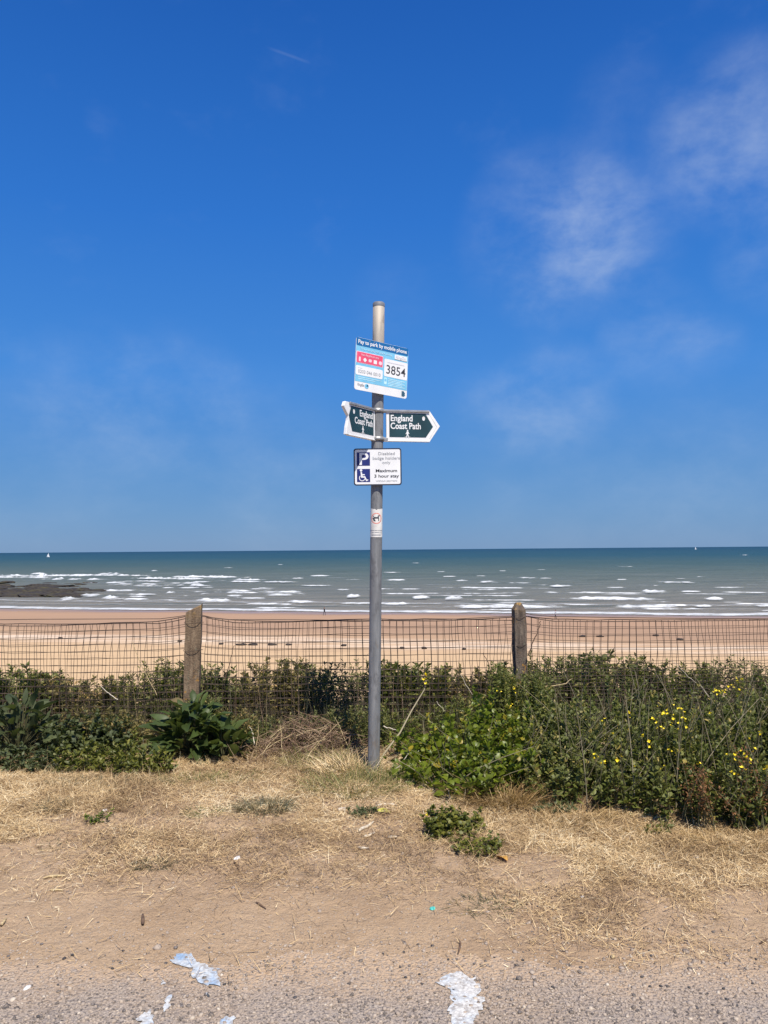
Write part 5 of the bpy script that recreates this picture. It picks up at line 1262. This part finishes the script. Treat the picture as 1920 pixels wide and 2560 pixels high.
# rock reef at the left
def reef():
    c = at_z(60, 1480, SEA_Z); root = empty('rock_reef', (c.x, c.y, SEA_Z), 'dark weedy rock reef in the surf at the left', 'rocks')
    lib = []
    for k in range(6):
        bm = bmesh.new(); bmesh.ops.create_icosphere(bm, subdivisions=3, radius=1)
        for v in bm.verts:
            n_ = fbm(v.co.x*1.3+k*5, v.co.y*1.3+v.co.z*1.1, 1, 4)*1.0+.5; v.co = v.co*float(n_); v.co.z = max(-.4, v.co.z*.55)
        lib.append(bm_mesh('rock', bm, MAT['rock']))
    for i in range(230):
        py = random.triangular(1452, 1500, 1484); px = random.uniform(-260, 175+90*(1500-py)/45) if random.random() < .9 else random.uniform(150, 250)
        p = at_z(px, py, SEA_Z); s = random.uniform(1.6, 4.0)*(1 if px < 150 else .5)
        o = link('rock', lib[i % 6], root); o.location = (p.x-c.x, p.y-c.y, .1); o.scale = (s*1.9, s*1.3, s*random.uniform(.3, .58)); o.rotation_euler = (0, 0, random.uniform(0, 6))
reef()
def sailboat(label, px, dist, H, heel):
    p = at_z(px, 1400, SEA_Z); p = Vector((p.x, p.y, 0))*(dist/p.y); p.z = SEA_Z
    root = empty('sailboat', p, label, 'boat', 'sailing boats on the horizon'); root.rotation_euler = (0, heel, R(20))
    L = H*.62; V = []; F = []; n = 9
    for i in range(n):
        t = i/(n-1); x = (t-.5)*L; w_ = L*.16*math.sin(math.pi*min(.98, .12+t*.84))**.8; zt_ = L*.1+L*.05*t*t
        V += [(x, -w_, zt_), (x, -w_*.7, -L*.01), (x, 0, -L*.05), (x, w_*.7, -L*.01), (x, w_, zt_)]
    for i in range(n-1):
        for j in range(4): F.append((i*5+j, i*5+j+1, (i+1)*5+j+1, (i+1)*5+j))
        F.append((i*5, (i+1)*5, (i+1)*5+4, i*5+4))
    link('hull', np_mesh('hull', V, F, MAT['hull']), root)
    V, F = tube_np([(0.04*L, 0, L*.05), (.04*L, 0, H)], (.1, .07), 6); link('mast', np_mesh('mast', V, F, MAT['mast']), root)
    def sail(nm, a, b, c):
        bm = bmesh.new(); vs = []
        for i in range(7):
            t = i/6; l, r_ = Vector(a).lerp(Vector(c), t), Vector(b).lerp(Vector(c), t); row = []
            for j in range(5): s = j/4; q = l.lerp(r_, s); q.y += .12*(l-r_).length*math.sin(math.pi*s); row.append(q)
            vs.append(row)
        pts = [[bm.verts.new(q) for q in row] for row in vs]; back = [[bm.verts.new(q+Vector((0, .05, 0))) for q in row] for row in vs]
        for i in range(6):
            for j in range(4):
                bm.faces.new((pts[i][j], pts[i][j+1], pts[i+1][j+1], pts[i+1][j])); bm.faces.new((back[i][j], back[i+1][j], back[i+1][j+1], back[i][j+1]))
        link(nm, bm_mesh(nm, bm, MAT['sail'], True), root)
    sail('mainsail', (.03*L, 0, L*.22), (-.42*L, 0, L*.22), (.035*L, 0, H*.98)); sail('jib', (.48*L, 0, L*.15), (.08*L, 0, L*.18), (.05*L, 0, H*.85))
sailboat('small white sailing boat near the horizon at the left', 120, 2300, 13, R(4))
sailboat('tiny white sailing boat on the horizon at the right', 1740, 4300, 17, R(-6))

# people walking at the water's edge
def person(label, px, py, H, top_mat, leg_mat, face, stride):
    z = -12.3
    for _ in range(5): p = at_z(px, py, z); z = max(SEA_Z, float(beach_z(np.array([p.x]), np.array([p.y]))[0]))
    p.z = z
    root = empty('person', p, label, 'person', 'people walking by the water'); root.rotation_euler = (0, 0, face); root.scale = (H/1.75,)*3
    V = [(0, 0, .95, .15), (0, -.01, 1.15, .155), (0, -.01, 1.36, .175), (0, 0, 1.5, .055), (0, .02, 1.62, .095), (0, .025, 1.7, .085),
         (.1, 0, .9, .085), (.11, stride*.5, .5, .06), (.11, stride*.45, .09, .042), (.11, stride*.45+.13, .04, .038), (-.1, 0, .9, .085), (-.11, -stride*.3, .5, .06), (-.11, -stride*.8, .1, .042), (-.11, -stride*.8+.13, .05, .036),
         (.19, 0, 1.4, .06), (.24, -.1, 1.14, .045), (.22, .06, .92, .034), (.21, .12, .86, .03), (-.19, 0, 1.4, .06), (-.24, .06, 1.13, .045), (-.22, .2, .95, .034), (-.21, .26, .92, .03)]
    Ed = [(0, 1), (1, 2), (2, 3), (3, 4), (4, 5), (0, 6), (6, 7), (7, 8), (8, 9), (0, 10), (10, 11), (11, 12), (12, 13), (2, 14), (14, 15), (15, 16), (16, 17), (2, 18), (18, 19), (19, 20), (20, 21)]
    me = bpy.data.meshes.new('body'); me.from_pydata([v[:3] for v in V], Ed, []); o = bpy.data.objects.new('body_src', me); COL.objects.link(o)
    mod = o.modifiers.new('s', 'SKIN'); o.modifiers.new('d', 'SUBSURF').levels = 2
    for i, v in enumerate(V): me.skin_vertices[0].data[i].radius = (v[3], v[3]*(.8 if i in (0, 1, 2) else 1)); me.skin_vertices[0].data[i].use_root = (i == 0)
    dg = bpy.context.evaluated_depsgraph_get(); bme = bpy.data.meshes.new_from_object(o.evaluated_get(dg)); bpy.data.objects.remove(o)
    bme.name = 'body'; bme.materials.clear()
    for m_ in ('skin', top_mat, leg_mat): bme.materials.append(MAT[m_])
    for f in bme.polygons:
        c = f.center; arm = abs(c.x) > .17
        f.material_index = 0 if (c.z > 1.47 or (arm and c.z < .96)) else 1 if (c.z > .95 or arm) else 2
        f.use_smooth = True
    link('body', bme, root)
    bm = bmesh.new(); bmesh.ops.create_icosphere(bm, subdivisions=2, radius=.105)
    for v in bm.verts: v.co = Vector((v.co.x*.95, v.co.y*1.05, v.co.z if v.co.z > -.02 or v.co.y < -.02 else -.0))+Vector((0, .0, 1.7))
    link('hair', bm_mesh('hair', bm, MAT['hair'], True), root)
    for s in (-1, 1):
        bm = bmesh.new(); bmesh.ops.create_icosphere(bm, subdivisions=1, radius=1)
        for v in bm.verts: v.co = Vector((v.co.x*.045+s*.11, v.co.y*.12+(stride*.45 if s > 0 else -stride*.8)+.06, v.co.z*.04+.04))
        link('shoe', bm_mesh('shoe', bm, MAT['dark_cloth'], True), root)
person('person in a pale top and dark trousers walking along the water', 1389, 1548, 1.78, 'pale_cloth', 'dark_cloth', R(60), .3)
person('person in dark clothes walking along the water left of the pole', 811, 1538, 1.7, 'dark_cloth', 'dark_cloth', R(-50), .3)
